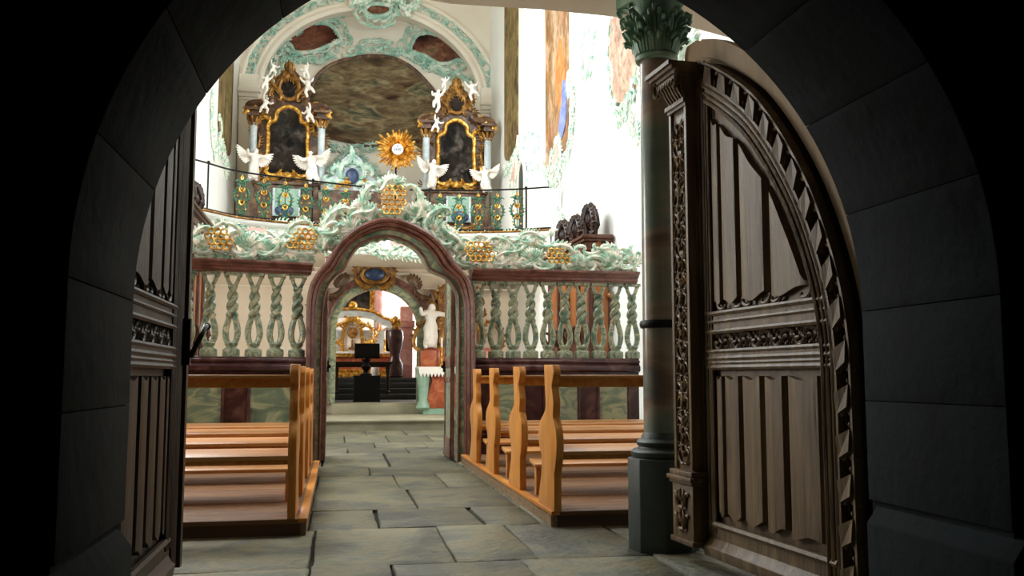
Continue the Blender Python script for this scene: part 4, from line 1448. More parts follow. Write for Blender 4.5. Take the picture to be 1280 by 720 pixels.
def altar(name, label, px, pz, u, fig_lab, px_fig):
    """px,pz: picture position of the retable centre (middle of its painting); u: metres per survey unit"""
    c0 = at(px, pz, YA)
    X, Z = c0.x, c0.z
    t = thing(name, label, 'altar', (X, YA, 3.6), 'side altars on the gallery')
    b = lambda x0, x1, y0, y1, z0, z1, m=None: (m or MB()).box(X + x0 * u, X + x1 * u, YA + y0, YA + y1, z0, z1)
    z = lambda v: Z + v * u       # v in survey units above the painting centre
    zb = z(-58)
    # mensa
    mb = MB()
    b(-46, 46, -.75, .5, 3.6, z(-112), mb)
    b(-49, 49, -.80, .5, z(-112), z(-108), mb)
    o = mb.build('mensa', 'brown', t, bevel=.01)
    b(-34, 34, -.79, -.70, 3.9, z(-116)).build('frontal', 'brown', o, bevel=.02)
    mb = MB()
    gA = lambda p, w: (p.x, YA - .80 - w, p.y)
    for sg in (-1, 1):
        scroll(mb, (X + sg * 3 * u, z(-108)), (X + sg * 19 * u, z(-98)), .05, sg, 'C', 1.2, 22, 0, 1, .09, gA, 6)
    mb.ball((X, YA - .8, z(-100)), (.10, .05, .14), 8)
    co = mb.build('gilt_cartouche', 'gold_d', o)
    MB().ball((X, YA - .84, z(-97)), (.22, .06, .15), 14).build('blue_field', 'blue', co)
    # predella and steps
    mb = MB()
    b(-42, 42, -.35, .45, z(-112), z(-78), mb)
    b(-38, 38, -.28, .45, z(-78), z(-58), mb)
    b(-41, 41, -.34, .45, z(-60), z(-56), mb)
    b(-12, 12, -.38, .45, z(-112), z(-66), mb)
    pr_ = mb.build('predella', 'brown', t, bevel=.01)
    b(-14, 16, -.44, -.38, z(-100), z(-66)).build('tabernacle_panel', 'mensa', pr_)
    mb = MB()
    for x in (-14, 16):
        mb.tube([(X + x * u, YA - .44, z(-100)), (X + x * u, YA - .44, z(-66))], .03, 6)
    mb.build('tabernacle_columns', 'bluem', pr_)
    # retable back
    oc = [(-40, -58), (-42, -20), (-36, 20), (-40, 32), (-34, 44), (-20, 58), (-17, 76), (-8, 88), (0, 92), (8, 88), (17, 76), (20, 58), (34, 44), (40, 32), (36, 20), (42, -20), (40, -58)]
    oc = [Vector(p) for p in oc]
    P = [(X + p.x * u, z(p.y)) for p in spline(oc, 4)]
    rb = MB().prism(P, YA, YA + .35).build('retable', 'brown', t, ang=50)
    mb = MB()
    rocaille_run(mb, [(X + q_.x * u, z(q_.y)) for q_ in spline(oc, 3)], .34, .035, int(px), .7, .06, False, 1, lambda p, w: (p.x, YA - w, p.y))
    mb.build('gilt_border', 'gold_d', rb)
    # painting with its gilt frame
    pp = [(-25, -36), (-26, -42), (-18, -46), (0, -44), (18, -46), (26, -42), (25, -36), (24, 0), (24, 18), (16, 24), (14, 34), (7, 40), (0, 42), (-7, 40), (-14, 34), (-16, 24), (-24, 18), (-24, 0)]
    PP = spline([(X + p[0] * u, z(p[1])) for p in pp], 5, True)
    pt_ = MB().prism([tuple(p) for p in PP], YA - .03, YA + .02).build('altar_painting', 'altarpaint', rb, smooth=False)
    mb = MB()
    mb.tube([(p.x, YA - .04, p.y) for p in PP], .055, 7, closed=True)
    gB = lambda p, w: (p.x, YA - .05 - w, p.y)
    for sg in (-1, 1):
        scroll(mb, (X + sg * 24 * u, z(-36)), (X + sg * 31 * u, z(-22)), .06, sg, 'C', 1.2, 22, 0, 1, .12, gB)
        scroll(mb, (X + sg * 3 * u, z(-48)), (X + sg * 24 * u, z(-50)), .07, sg, 'S', 1.2, 22, .02, 1, .13, gB)
        scroll(mb, (X + sg * 24 * u, z(20)), (X + sg * 31 * u, z(34)), .05, sg, 'S', 1.2, 22, .02, 1, .11, gB)
        leaf(mb, (X + sg * 4 * u, z(-49)), PI / 2 - sg * .9, 13 * u, .06, .04, gB, sg)
    mb.ball((X, YA - .08, z(-47)), (.14, .09, .12), 8)
    mb.build('gilt_frame', 'gold', rb)
    # upper oval
    OV = [Vector((X + 12 * u * math.cos(a), z(66) + 15 * u * math.sin(a))) for a in [2 * PI * i / 28 for i in range(28)]]
    MB().prism([tuple(p) for p in OV], YA - .04, YA + .02).build('oval_painting', 'altarpaint', rb, smooth=False)
    mb = MB()
    mb.tube([(p.x, YA - .05, p.y) for p in OV], .05, 7, closed=True)
    for sg in (-1, 1):
        scroll(mb, (X + sg * 13 * u, z(50)), (X + sg * 18 * u, z(78)), .055, sg, 'S', 1.2, 24, .02, 1, .12, gB)
        scroll(mb, (X + sg * 2 * u, z(86)), (X + sg * 13 * u, z(80)), .05, sg, 'C', 1.2, 22, .02, 1, .12, gB)
        leaf(mb, (X + sg * 2 * u, z(86)), PI / 2 - sg * .5, 15 * u, .05, .02, gB, sg * .8)
    leaf(mb, (X, z(84)), PI / 2, 18 * u, .07, .03, gB, .1)
    mb.ball((X, YA - .07, z(90)), (.09, .06, .12), 8)
    mb.build('gilt_crest', 'gold_d', rb)
    # columns with entablature blocks
    for sg in (-1, 1):
        x = X + sg * 41 * u
        co = MB().lathe([(.11, z(-56)), (.13, z(-54)), (.10, z(-51)), (.095, z(-50)), (.085, z(14)), (.11, z(16))], x, YA - .22, 16).build('altar_column', 'bluem', t)
        mb = MB()
        for i in range(7):
            a = 2 * PI * i / 7
            mb.tube([(x + r * math.cos(a), YA - .22 + r * math.sin(a), z(v)) for r, v in ((.085, 13), (.10, 18), (.16, 24), (.15, 21))], [.03, .04, .035, .015], 5)
        mb.build('column_capital', 'gold_d', co)
        mb = MB()
        b(sg * 41 - 7, sg * 41 + 7, -.40, .2, z(24), z(27), mb)
        b(sg * 41 - 6, sg * 41 + 6, -.36, .2, z(27), z(31), mb)
        b(sg * 41 - 10, sg * 41 + 10, -.46, .2, z(31), z(34), mb)
        scroll(mb, (X + sg * 48 * u, z(36)), (X + sg * 22 * u, z(50)), .09, -sg, 'S', 1.2, 24, .1, 1, .1, gB)
        mb.build('entablature', 'brown', t)
        mb = MB()
        for q in range(4):
            leaf(mb, (X + sg * 46 * u, z(30)), (0 if sg > 0 else PI) + (q - 1.5) * .5, 9 * u, .045, .3, gB, .6 * (-1) ** q)
        scroll(mb, (X + sg * 34 * u, z(20)), (X + sg * 30 * u, z(44)), .06, sg, 'C', 1.2, 22, .1, 1, .1, gB)
        mb.build('gilt_foliage', 'gold', t)
    for kind, x, v, h, rz, tl, lab in fig_lab:
        hh = h * u
        o = place(ME_ANG if kind == 'a' else ME_PUT[kind % 2], 'angel_statue' if kind == 'a' else 'putto_statue', (X + x * u, YA - .42, z(v)), hh, rz, tl, lab, 'statue', px_fig, kind == 'a')
    return t


altar('side_altar', 'tall dark side altar with gilt frame, beside the narrow strip of bright wall', 360, 175, .0197,
      [('a', -40, -58, 42, .5, .1, 'white winged angel at the outer foot of the altar by the bright strip'), ('a', 33, -60, 44, -.4, -.12, 'white winged angel beside the altar, facing the sunburst'),
       (0, -31, 24, 25, .4, .3, 'white putto lying on the outer cornice, altar by the bright strip of wall'), (1, 30, 16, 25, -.5, -.35, 'white putto under the dancing putto, altar by the bright strip of wall'),
       (0, 27, 48, 29, -.3, -.2, 'white dancing putto beside the oval painting, altar by the bright strip of wall'), (1, 23, 71, 21, -.4, -.2, 'white putto at the top of the altar near the great dark fresco'),
       (1, -30, 50, 28, .5, .2, 'pale putto on the outer side of the oval, altar by the bright strip'), (0, -21, 72, 21, .5, .2, 'pale putto at the top of the altar by the garland')],
      'white figures on the first side altar')
altar('side_altar', 'tall dark side altar with gilt frame, between the sunburst and the frescoed wall', 570, 189, .0190,
      [('a', -36, -58, 42, .4, .12, 'white winged angel beside the sunburst, below the second altar painting'), ('a', 38, -60, 38, -.5, -.1, 'white winged angel at the outer foot of the altar by the frescoed wall'),
       (0, -33, 16, 25, .4, .3, 'white putto leaning on the lower cornice of the altar near the sunburst'), (1, -31, 44, 34, .3, .15, 'white putto climbing beside the oval painting, altar near the sunburst'),
       (1, -21, 74, 21, .4, .2, 'white putto at the top of the altar near the sunburst'), (0, 22, 62, 30, -.4, -.2, 'pale putto beside the oval painting of the altar by the frescoed wall')],
      'white figures on the second side altar')

# sunburst
sb = at(497, 187, 21.2)
t = thing('sunburst', 'gilded sunburst with a white disc lettered IHS, before the great dark fresco', 'sunburst', tuple(sb))
mb = MB()
rnd = random.Random(4)
for i in range(38):
    a = 2 * PI * i / 38
    L = (.53 if i % 2 else .44) * rnd.uniform(.88, 1.08)
    ca, sa = math.cos(a), math.sin(a)
    w0, w1 = .014, .028
    pts = [(.12, -w0), (L * .92, -w1), (L, 0), (L * .92, w1), (.12, w0)]
    f = [(sb.x + r * ca - w * sa, sb.y, sb.z + r * sa + w * ca) for r, w in pts]
    ridge = [(sb.x + .12 * ca, sb.y - .035, sb.z + .12 * sa), (sb.x + L * .9 * ca, sb.y - .03, sb.z + L * .9 * sa)]
    back = [(x, y + .02, z) for x, y, z in f]
    mb.add(f + ridge + back, [(0, 1, 6, 5), (1, 2, 6), (2, 3, 6), (3, 4, 5, 6), (7, 8, 1, 0), (8, 9, 2, 1), (9, 10, 3, 2), (10, 11, 4, 3), (11, 10, 9, 8, 7), (0, 5, 4, 11, 7)])
mb.build('rays', 'gold', t, smooth=False)
mb = MB(Matrix.Translation(sb) @ Matrix.Rotation(PI / 2, 4, 'X'))
mb.lathe([(.001, .065), (.10, .065), (.128, .05), (.135, .02), (.135, 0)], 0, 0, 32)
disc = mb.build('disc', 'white', t)
cu = bpy.data.curves.new('letters', 'FONT')
cu.body = 'IHS'
cu.size = .115
cu.extrude = .006
cu.align_x, cu.align_y = 'CENTER', 'CENTER'
tmp = bpy.data.objects.new('letters', cu)
C.objects.link(tmp)
me = bpy.data.meshes.new_from_object(tmp)
bpy.data.objects.remove(tmp)
me.transform(Matrix.Translation((sb.x, sb.y - .073, sb.z - .018)) @ Matrix.Rotation(PI / 2, 4, 'X'))
me.materials.clear()
me.materials.append(M['blue'])
link('letters', me, disc)
MB().box(sb.x - .005, sb.x + .005, sb.y - .078, sb.y - .066, sb.z + .02, sb.z + .10).box(sb.x - .024, sb.x + .024, sb.y - .078, sb.y - .066, sb.z + .065, sb.z + .077).build('cross', 'blue', disc)
MB().tube([(sb.x, sb.y + .03, sb.z), (sb.x, sb.y + .6, sb.z - .35), (sb.x, sb.y + .7, 3.6)], .02, 6).build('stand', 'iron', t)

# stucco tower between the altars
tw = at(440, 225, 22.2)
t = thing('stucco_shrine', 'blue-green stucco shrine with gilt flowers, low between the two side altars', 'shrine', (tw.x, 22.2, 3.6))
mb = MB()
mb.box(tw.x - .7, tw.x + .7, 22.0, 22.6, 3.6, tw.z - .30)
prof = [(-.62, -.3), (-.60, -.05), (-.42, .08), (-.30, .35), (-.15, .55), (0, .62), (.15, .55), (.30, .35), (.42, .08), (.60, -.05), (.62, -.3)]
mb.build('shrine_base', 'brown', t)
mb = MB()
mb.prism([(tw.x + a, tw.z + c) for a, c in spline(prof, 4)], 22.05, 22.5)
mb.build('shrine_body', 'bluem', t, ang=50)
mb = MB()
gT = lambda p, w: (p.x, 22.0 - w, p.y)
for sg in (-1, 1):
    scroll(mb, (tw.x + sg * .15, tw.z - .2), (tw.x + sg * .62, tw.z + .02), .06, sg, 'S', 1.2, 24, 0, 1, .12, gT)
    scroll(mb, (tw.x + sg * .45, tw.z + .10), (tw.x + sg * .08, tw.z + .55), .055, -sg, 'S', 1.2, 24, 0, 1, .12, gT)
    scroll(mb, (tw.x + sg * .2, tw.z + .02), (tw.x + sg * .12, tw.z + .32), .05, sg, 'C', 1.2, 24, .03, 1, .1, gT)
leaf(mb, (tw.x, tw.z + .5), PI / 2, .3, .07, .02, gT, .2)
mb.build('shrine_scrolls', 'stucco_d', t)
mb = MB()
mb.ball((tw.x, 21.98, tw.z + .05), (.16, .05, .2), 12)
mb.build('shrine_field', 'blue', t)
for i in range(9):
    fx, fz, fr_ = tw.x + rnd.uniform(-.4, .4), tw.z + rnd.uniform(-.25, -.02), rnd.uniform(.03, .06)
    mb = MB()
    for k in range(5):
        a = 2 * PI * k / 5
        mb.ball((fx + fr_ * .7 * math.cos(a), 21.95, fz + fr_ * .7 * math.sin(a)), (fr_ * .55, fr_ * .4, fr_ * .55), 6)
    mb.ball((fx, 21.93, fz), fr_ * .5, 6)
    mb.build('gilt_flower', 'gold', t)


# ================================================================== FRESCOES AND STUCCO ON THE RECESS WALL
def wall_fresco(name, label, cat, outline, Y, mat, frame, size, r, seed, fm='stucco_d', grp=None, bead=True):
    P = [at(x, y, Y) for x, y in outline]
    P = spline([(p.x, p.z) for p in P], 5, True)
    t = thing(name, label, cat, (sum(p.x for p in P) / len(P), Y, min(p.y for p in P)), grp)
    MB().prism([tuple(p) for p in P], Y - .03, Y + .04).build('painted_field', mat, t, smooth=False)
    fo = None
    if bead:
        mb = MB()
        mb.tube([(p.x, Y - .04, p.y) for p in P], r * .9, 6, closed=True)
        fo = mb.build('frame_moulding', bead if isinstance(bead, str) else fm, t)
    if frame:
        mb = MB()
        g = lambda p, w: (p.x, Y - .05 - w, p.y)
        area = sum(a.x * b.y - b.x * a.y for a, b in zip(P, P[1:] + P[:1]))
        rocaille_run(mb, [p + (p - sum(P, Vector((0, 0))) / len(P)).normalized() * .10 for p in P], size * .6, r * .5, seed, .45, .02, True, 1 if area > 0 else -1, g)
        rocaille_run(mb, [p + (p - sum(P, Vector((0, 0))) / len(P)).normalized() * .24 for p in P], size * .55, r * .5, seed + 9, .5, .0, True, 1 if area > 0 else -1, g)
        mb.build('stucco_frame', fm, t)
    return t


YW = YB + .53
wall_fresco('wall_fresco', 'great dark brown fresco scene filling the arched recess behind the altars', 'fresco',
            [(386, 182), (384, 140), (388, 112), (402, 90), (425, 77), (455, 71), (485, 72), (510, 82), (532, 102), (548, 128), (552, 180), (520, 182), (490, 180), (465, 183), (440, 178), (410, 172)], YW, 'frescodark', False, .5, .06, 41, 'brown')
wall_fresco('ceiling_cartouche', 'dark red-brown painted cartouche in green stucco above the altar by the bright strip of wall', 'fresco',
            [(344, 50), (352, 38), (370, 33), (390, 30), (410, 31), (422, 42), (425, 52), (410, 58), (392, 65), (370, 66), (362, 56)], YW, 'frescored', True, .42, .065, 42, 'stucco_d', 'painted cartouches above the altars')
wall_fresco('ceiling_cartouche', 'dark red painted cartouche in green stucco above the altar near the frescoed wall', 'fresco',
            [(513, 64), (520, 46), (534, 42), (555, 48), (575, 58), (590, 70), (588, 78), (572, 76), (560, 80), (545, 79), (530, 70)], YW, 'frescored', True, .42, .065, 43, 'stucco_d', 'painted cartouches above the altars')
wall_fresco('ceiling_cartouche', 'small oval red painted cartouche at the crown of the broad arch', 'fresco',
            [(456, 13), (464, 6), (478, 6), (488, 9), (487, 17), (476, 21), (463, 20)], YB - .1, 'frescored', True, .40, .07, 44, 'stucco_d', 'painted cartouches above the altars')
# loose stucco on the recess wall
ws = thing('wall_stucco', 'green stucco scrolls spread over the recess wall around the dark fresco', 'stucco ornament', (AX, YW, 6))
g = lambda p, w: (p.x, YW - .05 - w, p.y)
q = lambda x, y: tuple(at(x, y, YW)[i] for i in (0, 2))
for P, sz, r, out, sd in (([(338, 108), (342, 80), (352, 55), (372, 38), (400, 26), (430, 20)], .5, .06, -1, 1), ([(430, 68), (455, 62), (480, 62), (505, 66)], .45, .07, 1, 2), ([(352, 78), (372, 74), (396, 76), (420, 70)], .45, .06, -1, 3),
                          ([(508, 22), (540, 30), (570, 46), (590, 66), (600, 95)], .5, .06, -1, 4), ([(506, 62), (530, 80), (560, 92), (590, 100)], .5, .06, 1, 5), ([(450, 55), (468, 52), (490, 56)], .30, .05, -1, 6), ([(350, 100), (355, 84), (362, 72)], .4, .05, 1, 7),
                          ([(372, 190), (390, 180), (420, 186), (450, 184), (480, 188), (520, 186)], .5, .06, 1, 8), ([(400, 225), (420, 210), (440, 190), (460, 210), (480, 222)], .5, .06, -1, 9), ([(580, 120), (592, 145), (596, 170)], .4, .05, 1, 10)):
    mb = MB()
    rocaille_run(mb, [q(*p) for p in P], sz * .62, r * .55, 60 + sd, .6, .0, False, out, g)
    rocaille_run(mb, [q(*p) for p in P], sz * .45, r * .5, 80 + sd, .6, .02, False, -out, g)
    mb.build('stucco_scrolls', 'stucco_d', ws)
# crest ornament hanging at the crown of the arch
ca = at(486, 4, 21.0)
t = thing('arch_crest', 'pale green stucco shell crest at the very crown of the broad arch', 'stucco ornament', (ca.x, YB - .2, ca.z))
mb = MB()
g = lambda p, w: (p.x, YB - .22 - w, p.y)
q2 = lambda x, y: tuple(at(x, y, YB - .2)[i] for i in (0, 2))
for x0, y0, x1, y1, sd, kd in ((440, 8, 458, -6, 1, 'S'), (486, 2, 502, 8, -1, 'C'), (502, 6, 520, -6, 1, 'C'), (512, 20, 518, -4, 1, 'S'), (455, -6, 480, -10, -1, 'C')):
    scroll(mb, q2(x0, y0), q2(x1, y1), .09, sd, kd, 1.2, 26, 0, 1.2, .14, g)
mb.build('crest_scrolls', 'stucco_p', t)


# ================================================================== RIGHT AND LEFT WALL DECORATION
def side_panel(name, label, cat, X, sgn, y0, y1, z0, z1, mat, arch=True, grp=None):
    """painted field on a side wall; sgn = direction into the room"""
    t = thing(name, label, cat, (X, (y0 + y1) / 2, z0), grp)
    ym, w = (y0 + y1) / 2, (y1 - y0) / 2
    P = [(ym + w * math.cos(a), z0 + w * .35 + w * .35 * math.sin(a)) for a in [PI + PI * i / 12 for i in range(13)]] + [(y1, z1), (y0, z1)]
    a, b = sorted((X, X + sgn * .03))
    MB().prism(P, a, b, 'x').build('painted_field', mat, t, smooth=False)
    return t, P


def wall_rocaille(parent, name, X, sgn, P, sz, r, seed, mat='stucco_p', closed=False, out=1):
    mb = MB()
    rocaille_run(mb, P, sz, r, seed, .8, .02, closed, out, lambda p, w: (X + sgn * (.03 + w), p.x, p.y))
    return mb.build(name, mat, parent)


t, P = side_panel('wall_fresco', 'tall warm fresco with an orange and blue robed figure on the bright wall', 'fresco', XR, -1, 15.5, 17.3, 4.75, 10.5, 'frescowarm')
for nm, mt, pts in (('painted_robe', 'figorange', [(15.62, 6.1), (16.1, 5.95), (16.4, 6.4), (16.35, 7.0), (16.1, 7.3), (15.85, 7.1), (15.7, 6.6)]), ('painted_mantle', 'figblue', [(15.62, 5.6), (15.95, 5.35), (16.15, 5.6), (15.95, 6.0), (15.85, 6.4), (15.62, 6.3), (15.56, 5.95)])):
    MB().prism([tuple(p) for p in spline(pts, 4, True)], XR - (.036 if nm == 'painted_robe' else .044), XR - .025, 'x').build(nm, mt, t, smooth=False)
wall_rocaille(t, 'stucco_frame', XR, -1, [(15.3, 6.4), (15.25, 5.8), (15.35, 5.2), (15.8, 4.95), (16.4, 5.0), (17.0, 4.85), (17.4, 5.3)], .38, .035, 71)
P = [(16.36 + .36 * math.cos(a), 5.0 + .36 * math.sin(a)) for a in [2 * PI * i / 20 for i in range(20)]]
t = thing('wall_cartouche', 'small pink oval cartouche hanging under the orange and blue fresco', 'cartouche', (XR, 16.3, 3.8), 'stucco cartouches on the bright wall')
MB().prism(P, XR - .05, XR, 'x').build('pink_field', 'pink', t, smooth=False)
wall_rocaille(t, 'stucco_frame', XR, -1, P, .34, .032, 72, closed=True)
wall_rocaille(t, 'stucco_drop', XR, -1, [(16.1, 4.5), (16.2, 4.2), (16.0, 3.9), (15.9, 3.7)], .24, .022, 73)
t, P = side_panel('wall_fresco', 'narrow ochre fresco beyond the daylit window, beside the end wall', 'fresco', XR, -1, 20.2, 21.9, 6.2, 11, 'frescoochre')
wall_rocaille(t, 'stucco_frame', XR, -1, [(20.1, 6.5), (20.6, 6.1), (21.2, 6.0), (21.8, 6.2)], .4, .035, 74)
t = thing('wall_cartouche', 'pale green stucco cartouche between the narrow ochre fresco and the arched door', 'cartouche', (XR, 20.5, 5.3), 'stucco cartouches on the bright wall')
P = [(20.6 + .4 * math.cos(a), 5.75 + .35 * math.sin(a)) for a in [2 * PI * i / 16 for i in range(16)]]
MB().prism(P, XR - .05, XR, 'x').build('pink_field', 'pink', t, smooth=False)
wall_rocaille(t, 'stucco_frame', XR, -1, P, .36, .035, 75, closed=True)
t = thing('wall_cartouche', 'green stucco fan under the daylit window', 'cartouche', (XR, 18.3, 5.2), 'stucco cartouches on the bright wall')
wall_rocaille(t, 'stucco_scrolls', XR, -1, [(19.5, 6.0), (19.0, 6.2), (18.4, 5.9), (17.8, 5.7), (17.5, 6.0), (17.5, 6.5)], .4, .035, 76)
wall_rocaille(t, 'stucco_leaves', XR, -1, [(19.3, 5.3), (18.6, 5.5), (17.9, 5.2)], .36, .035, 77)
t = thing('wall_cartouche', 'faint pale stucco scroll panel high on the wall between fresco and peach medallion', 'cartouche', (XR, 14.0, 5.3), 'stucco cartouches on the bright wall')
P = [(14.14 + .36 * math.cos(a), 6.35 + .32 * math.sin(a)) for a in [2 * PI * i / 16 for i in range(16)]]
wall_rocaille(t, 'stucco_scrolls', XR, -1, P, .3, .025, 78, closed=True)
t = thing('wall_medallion', 'peach oval medallion in green stucco, beside the column capital', 'medallion', (XR, 12.1, 4.3), 'stucco cartouches on the bright wall')
P = [(12.15 + .72 * math.cos(a), 5.75 + .85 * math.sin(a) * (1.1 if math.sin(a) > 0 else 1)) for a in [2 * PI * i / 28 for i in range(28)]]
MB().prism(P, XR - .06, XR, 'x').build('painted_field', 'frescopeach', t, smooth=False)
wall_rocaille(t, 'stucco_frame', XR, -1, P, .36, .035, 79, closed=True)
wall_rocaille(t, 'stucco_drop', XR, -1, [(12.6, 4.9), (12.2, 4.6), (11.8, 4.65), (11.7, 4.4), (11.65, 4.1)], .3, .028, 80)
t = thing('wall_cartouche', 'green stucco sprig on the wall above the backing board of the carved door', 'cartouche', (XR, 9.6, 4.4), 'stucco cartouches on the bright wall')
wall_rocaille(t, 'stucco_scrolls', XR, -1, [(10.0, 4.6), (9.8, 5.0), (9.5, 4.7), (9.3, 4.4)], .35, .04, 81)
# arched door at gallery level
t = thing('gallery_door', 'dark grey-green arched door at gallery level, beside the iron railing', 'door', (XR, 19.6, 3.6))
P = [(19.25, 3.6), (19.25, 5.35)] + [(19.62 - .37 * math.cos(a), 5.35 + .45 * math.sin(a)) for a in [PI * i / 10 for i in range(1, 10)]] + [(19.99, 5.35), (19.99, 3.6)]
MB().prism(P, XR - .05, XR + .02, 'x').build('door_leaf', 'colb', t, smooth=False)
MB().tube([(XR - .05, a, b) for a, b in P], .04, 6).build('door_surround', 'cream', t)
# left wall
t, P = side_panel('wall_fresco', 'narrow brown fresco on the sliver of bright wall beside the dark door', 'fresco', XL, 1, 20.5, 22.9, 6.2, 11, 'frescoochre')
wall_rocaille(t, 'stucco_frame', XL, 1, [(20.4, 6.6), (21.0, 6.1), (21.8, 5.9), (22.6, 6.1)], .45, .04, 82)
t = thing('wall_cartouche', 'pale stucco cherub cartouche on the sliver of wall beside the dark door', 'cartouche', (XL, 19.8, 5.2))
wall_rocaille(t, 'stucco_scrolls', XL, 1, [(19.2, 6.9), (19.6, 6.2), (20.2, 5.7)], .45, .04, 83)


# ================================================================== CONFESSIONALS
def stall(name, label, X0, sgn, y0, y1, z, seed, depth):
    xf = X0 + sgn * depth
    t = thing(name, label, 'choir stall', ((X0 + xf) / 2, (y0 + y1) / 2, 0), 'carved stalls behind the screen')
    bx = lambda d0, d1, ya, yb, za, zb, m: m.box(*sorted((X0 + sgn * d0, X0 + sgn * d1)), ya, yb, za, zb)
    mb = MB()
    bx(0, depth - .05, y0 + .04, y1 - .04, 0, z - .3, mb)
    bx(0, depth, y0, y1, 0, .9, mb)
    mb.build('stall_body', 'walnut', t)
    n = 4
    for i in range(n):
        ya, yb = lerp(y0, y1, (i + .10) / n), lerp(y0, y1, (i + .90) / n)
        mb = MB()
        bx(depth - .06, depth - .035, ya, yb, 1.75, z - .42, mb)
        mb.build('stall_panel', 'walnut_p', t, bevel=.006)
        mb = MB()
        bx(depth - .02, depth + .01, ya, yb, .2, .8, mb)
        mb.build('lower_panel', 'walnut', t, bevel=.006)
    mb = MB()
    bx(.06, depth - .1, y0 + .02, y0 + .05, 1.3, z - .42, mb)
    mb.build('end_panel', 'walnut_p', t, bevel=.006)
    mb = MB()
    for i in range(n + 1):
        y = lerp(y0 + .03, y1 - .03, i / n)
        mb.tube([(xf - sgn * .03, y, .9), (xf - sgn * .03, y, z - .3)], .045, 8)
        gS = lambda p, w, y=y: (xf + sgn * (-.03 + p.x), y - w, p.y)
        scroll(mb, (.02, 1.35), (.06, 1.75), .04, 1, 'S', 1.2, 20, 0, 1, .05, gS)
    mb.build('stall_posts', 'walnut', t)
    mb = MB()
    for e, za, zb in ((.02, z - .32, z - .24), (.05, z - .24, z - .20), (.04, z - .20, z - .10), (.09, z - .10, z - .06), (.13, z - .06, z - .02), (.10, z - .02, z)):
        bx(0, depth + e, y0 - e, y1 + e, za, zb, mb)
    mb.build('cornice', 'walnut', t, bevel=.006)
    rnd = random.Random(seed)
    for k, (f, h, w_) in enumerate(((.12, .46, .30), (.42, .42, .30), (.74, .48, .34))):
        yc = lerp(y0, y1, f)
        mb = MB()
        gC = lambda p, w: (xf - sgn * (.10 + w), p.x, p.y)
        gD = lambda p, w, yc=yc: (xf - sgn * .12 + p.x * .42, yc - w, p.y)
        for sg in (-1, 1):
            for G_ in (gC, gD):
                o_ = yc if G_ is gC else 0
                scroll(mb, (o_ + sg * .05, z), (o_ + sg * w_, z + h * .45), .045, -sg, 'S', 1.2, 22, .02, 1, .09, G_)
                scroll(mb, (o_ + sg * w_ * .7, z + h * .35), (o_ + sg * .03, z + h * .92), .045, sg, 'C', 1.2, 22, 0, 1, .09, G_)
                leaf(mb, (o_ + sg * .08, z + h * .4), PI / 2 - sg * .8, .22, .04, .05, G_, sg)
        mb.ball((xf - sgn * .12, yc, z + h * .55), (.10, .11, .15), 10)
        mb.ball((xf - sgn * .12, yc, z + h * .95), (.06, .065, .08), 8)
        mb.build('carved_crest', 'walnut_d', t)
    mb = MB()
    gE = lambda p, w: (p.x, y0 + .02 - w, p.y)
    scroll(mb, (X0 + sgn * .04, z - .9), (X0 + sgn * .10, z - .05), .06, sgn, 'S', 1.2, 26, .03, 1.4, .06, gE)
    mb.build('end_volute', 'walnut_p', t)
    return t


stall('choir_stall', 'brown carved choir stall with dark crest, above the screen beside the bright wall', 3.98, -1, 12.97, 15.6, 3.10, 91, .36)
stall('choir_stall', 'dark carved choir stall mostly hidden by the shadowed door leaf, behind the pale balusters', -2.68, 1, 13.0, 15.2, 3.45, 92, .56)


# ================================================================== PORTAL UNDER THE GALLERY
YP = 20.5
t = thing('marble_portal', 'green marble chancel portal with red-brown carved surround and a blue and gilt crest', 'portal', (QX, YP, .2))
A0 = arch_curve(QX, QR - .02, QZ, .42)
A1 = arch_curve(QX, QR + .17, QZ, .42)
A2 = arch_curve(QX, QR + .30, QZ, .2)
MB().band(A0, A1, YP - .06, YP + .3).build('portal_lining', 'green', t)
mb = MB()
mb.band(A1, A2, YP - .12, YP + .1)
mb.tube([(x, YP - .13, z) for x, z in A1], .03, 6)
fr_ = mb.build('portal_frame', 'purple', t)
mb = MB()
for sg in (-1, 1):
    x = QX + sg * (QR + .36)
    mb.box(x - .11, x + .11, YP - .16, YP, .2, .55)
    mb.box(x - .08, x + .08, YP - .14, YP, .55, 2.25)
    mb.lathe([(.085, .9), (.1, 1.1), (.085, 1.3)], x, YP - .12, 12)
mb.build('portal_pilasters', 'purple', t, bevel=.012)
mb = MB()
g = lambda p, w: (p.x, YP - .14 - w, p.y)
for sg in (-1, 1):
    x = QX + sg * (QR + .36)
    scroll(mb, (x + sg * .06, 2.05), (x - sg * .05, 2.62), .06, sg, 'S', 1.2, 26, .02, 1.3, .12, g)
    scroll(mb, (x - sg * .02, 2.55), (x - sg * .42, 2.98), .06, -sg, 'S', 1.2, 26, .02, 1.3, .12, g)
    scroll(mb, (x - sg * .40, 2.98), (x - sg * .62, 3.16), .05, sg, 'C', 1.3, 24, .02, 1.3, .1, g)
    leaf(mb, (x - sg * .02, 2.55), PI / 2, .42, .06, .04, g, sg * .5)
    leaf(mb, (x + sg * .05, 2.3), PI / 2 - sg * .4, .38, .05, .04, g, -sg * .5)
    leaf(mb, (x - sg * .40, 2.95), PI / 2 + sg * .2, .3, .05, .04, g, sg * .5)
    for k in range(4):
        leaf(mb, (x, 2.0 + k * .14), sg * (.4 + .2 * k) if sg > 0 else PI + .4 + .2 * k, .16, .035, .03, g, .5)
mb.build('portal_carving', 'brown', t)
mb = MB()
cx, cz = QX - .08, 3.26
mb.tube([(cx + .29 * math.cos(a), YP - .2, cz + .19 * math.sin(a)) for a in [2 * PI * i / 24 for i in range(24)]], .06, 8, closed=True)
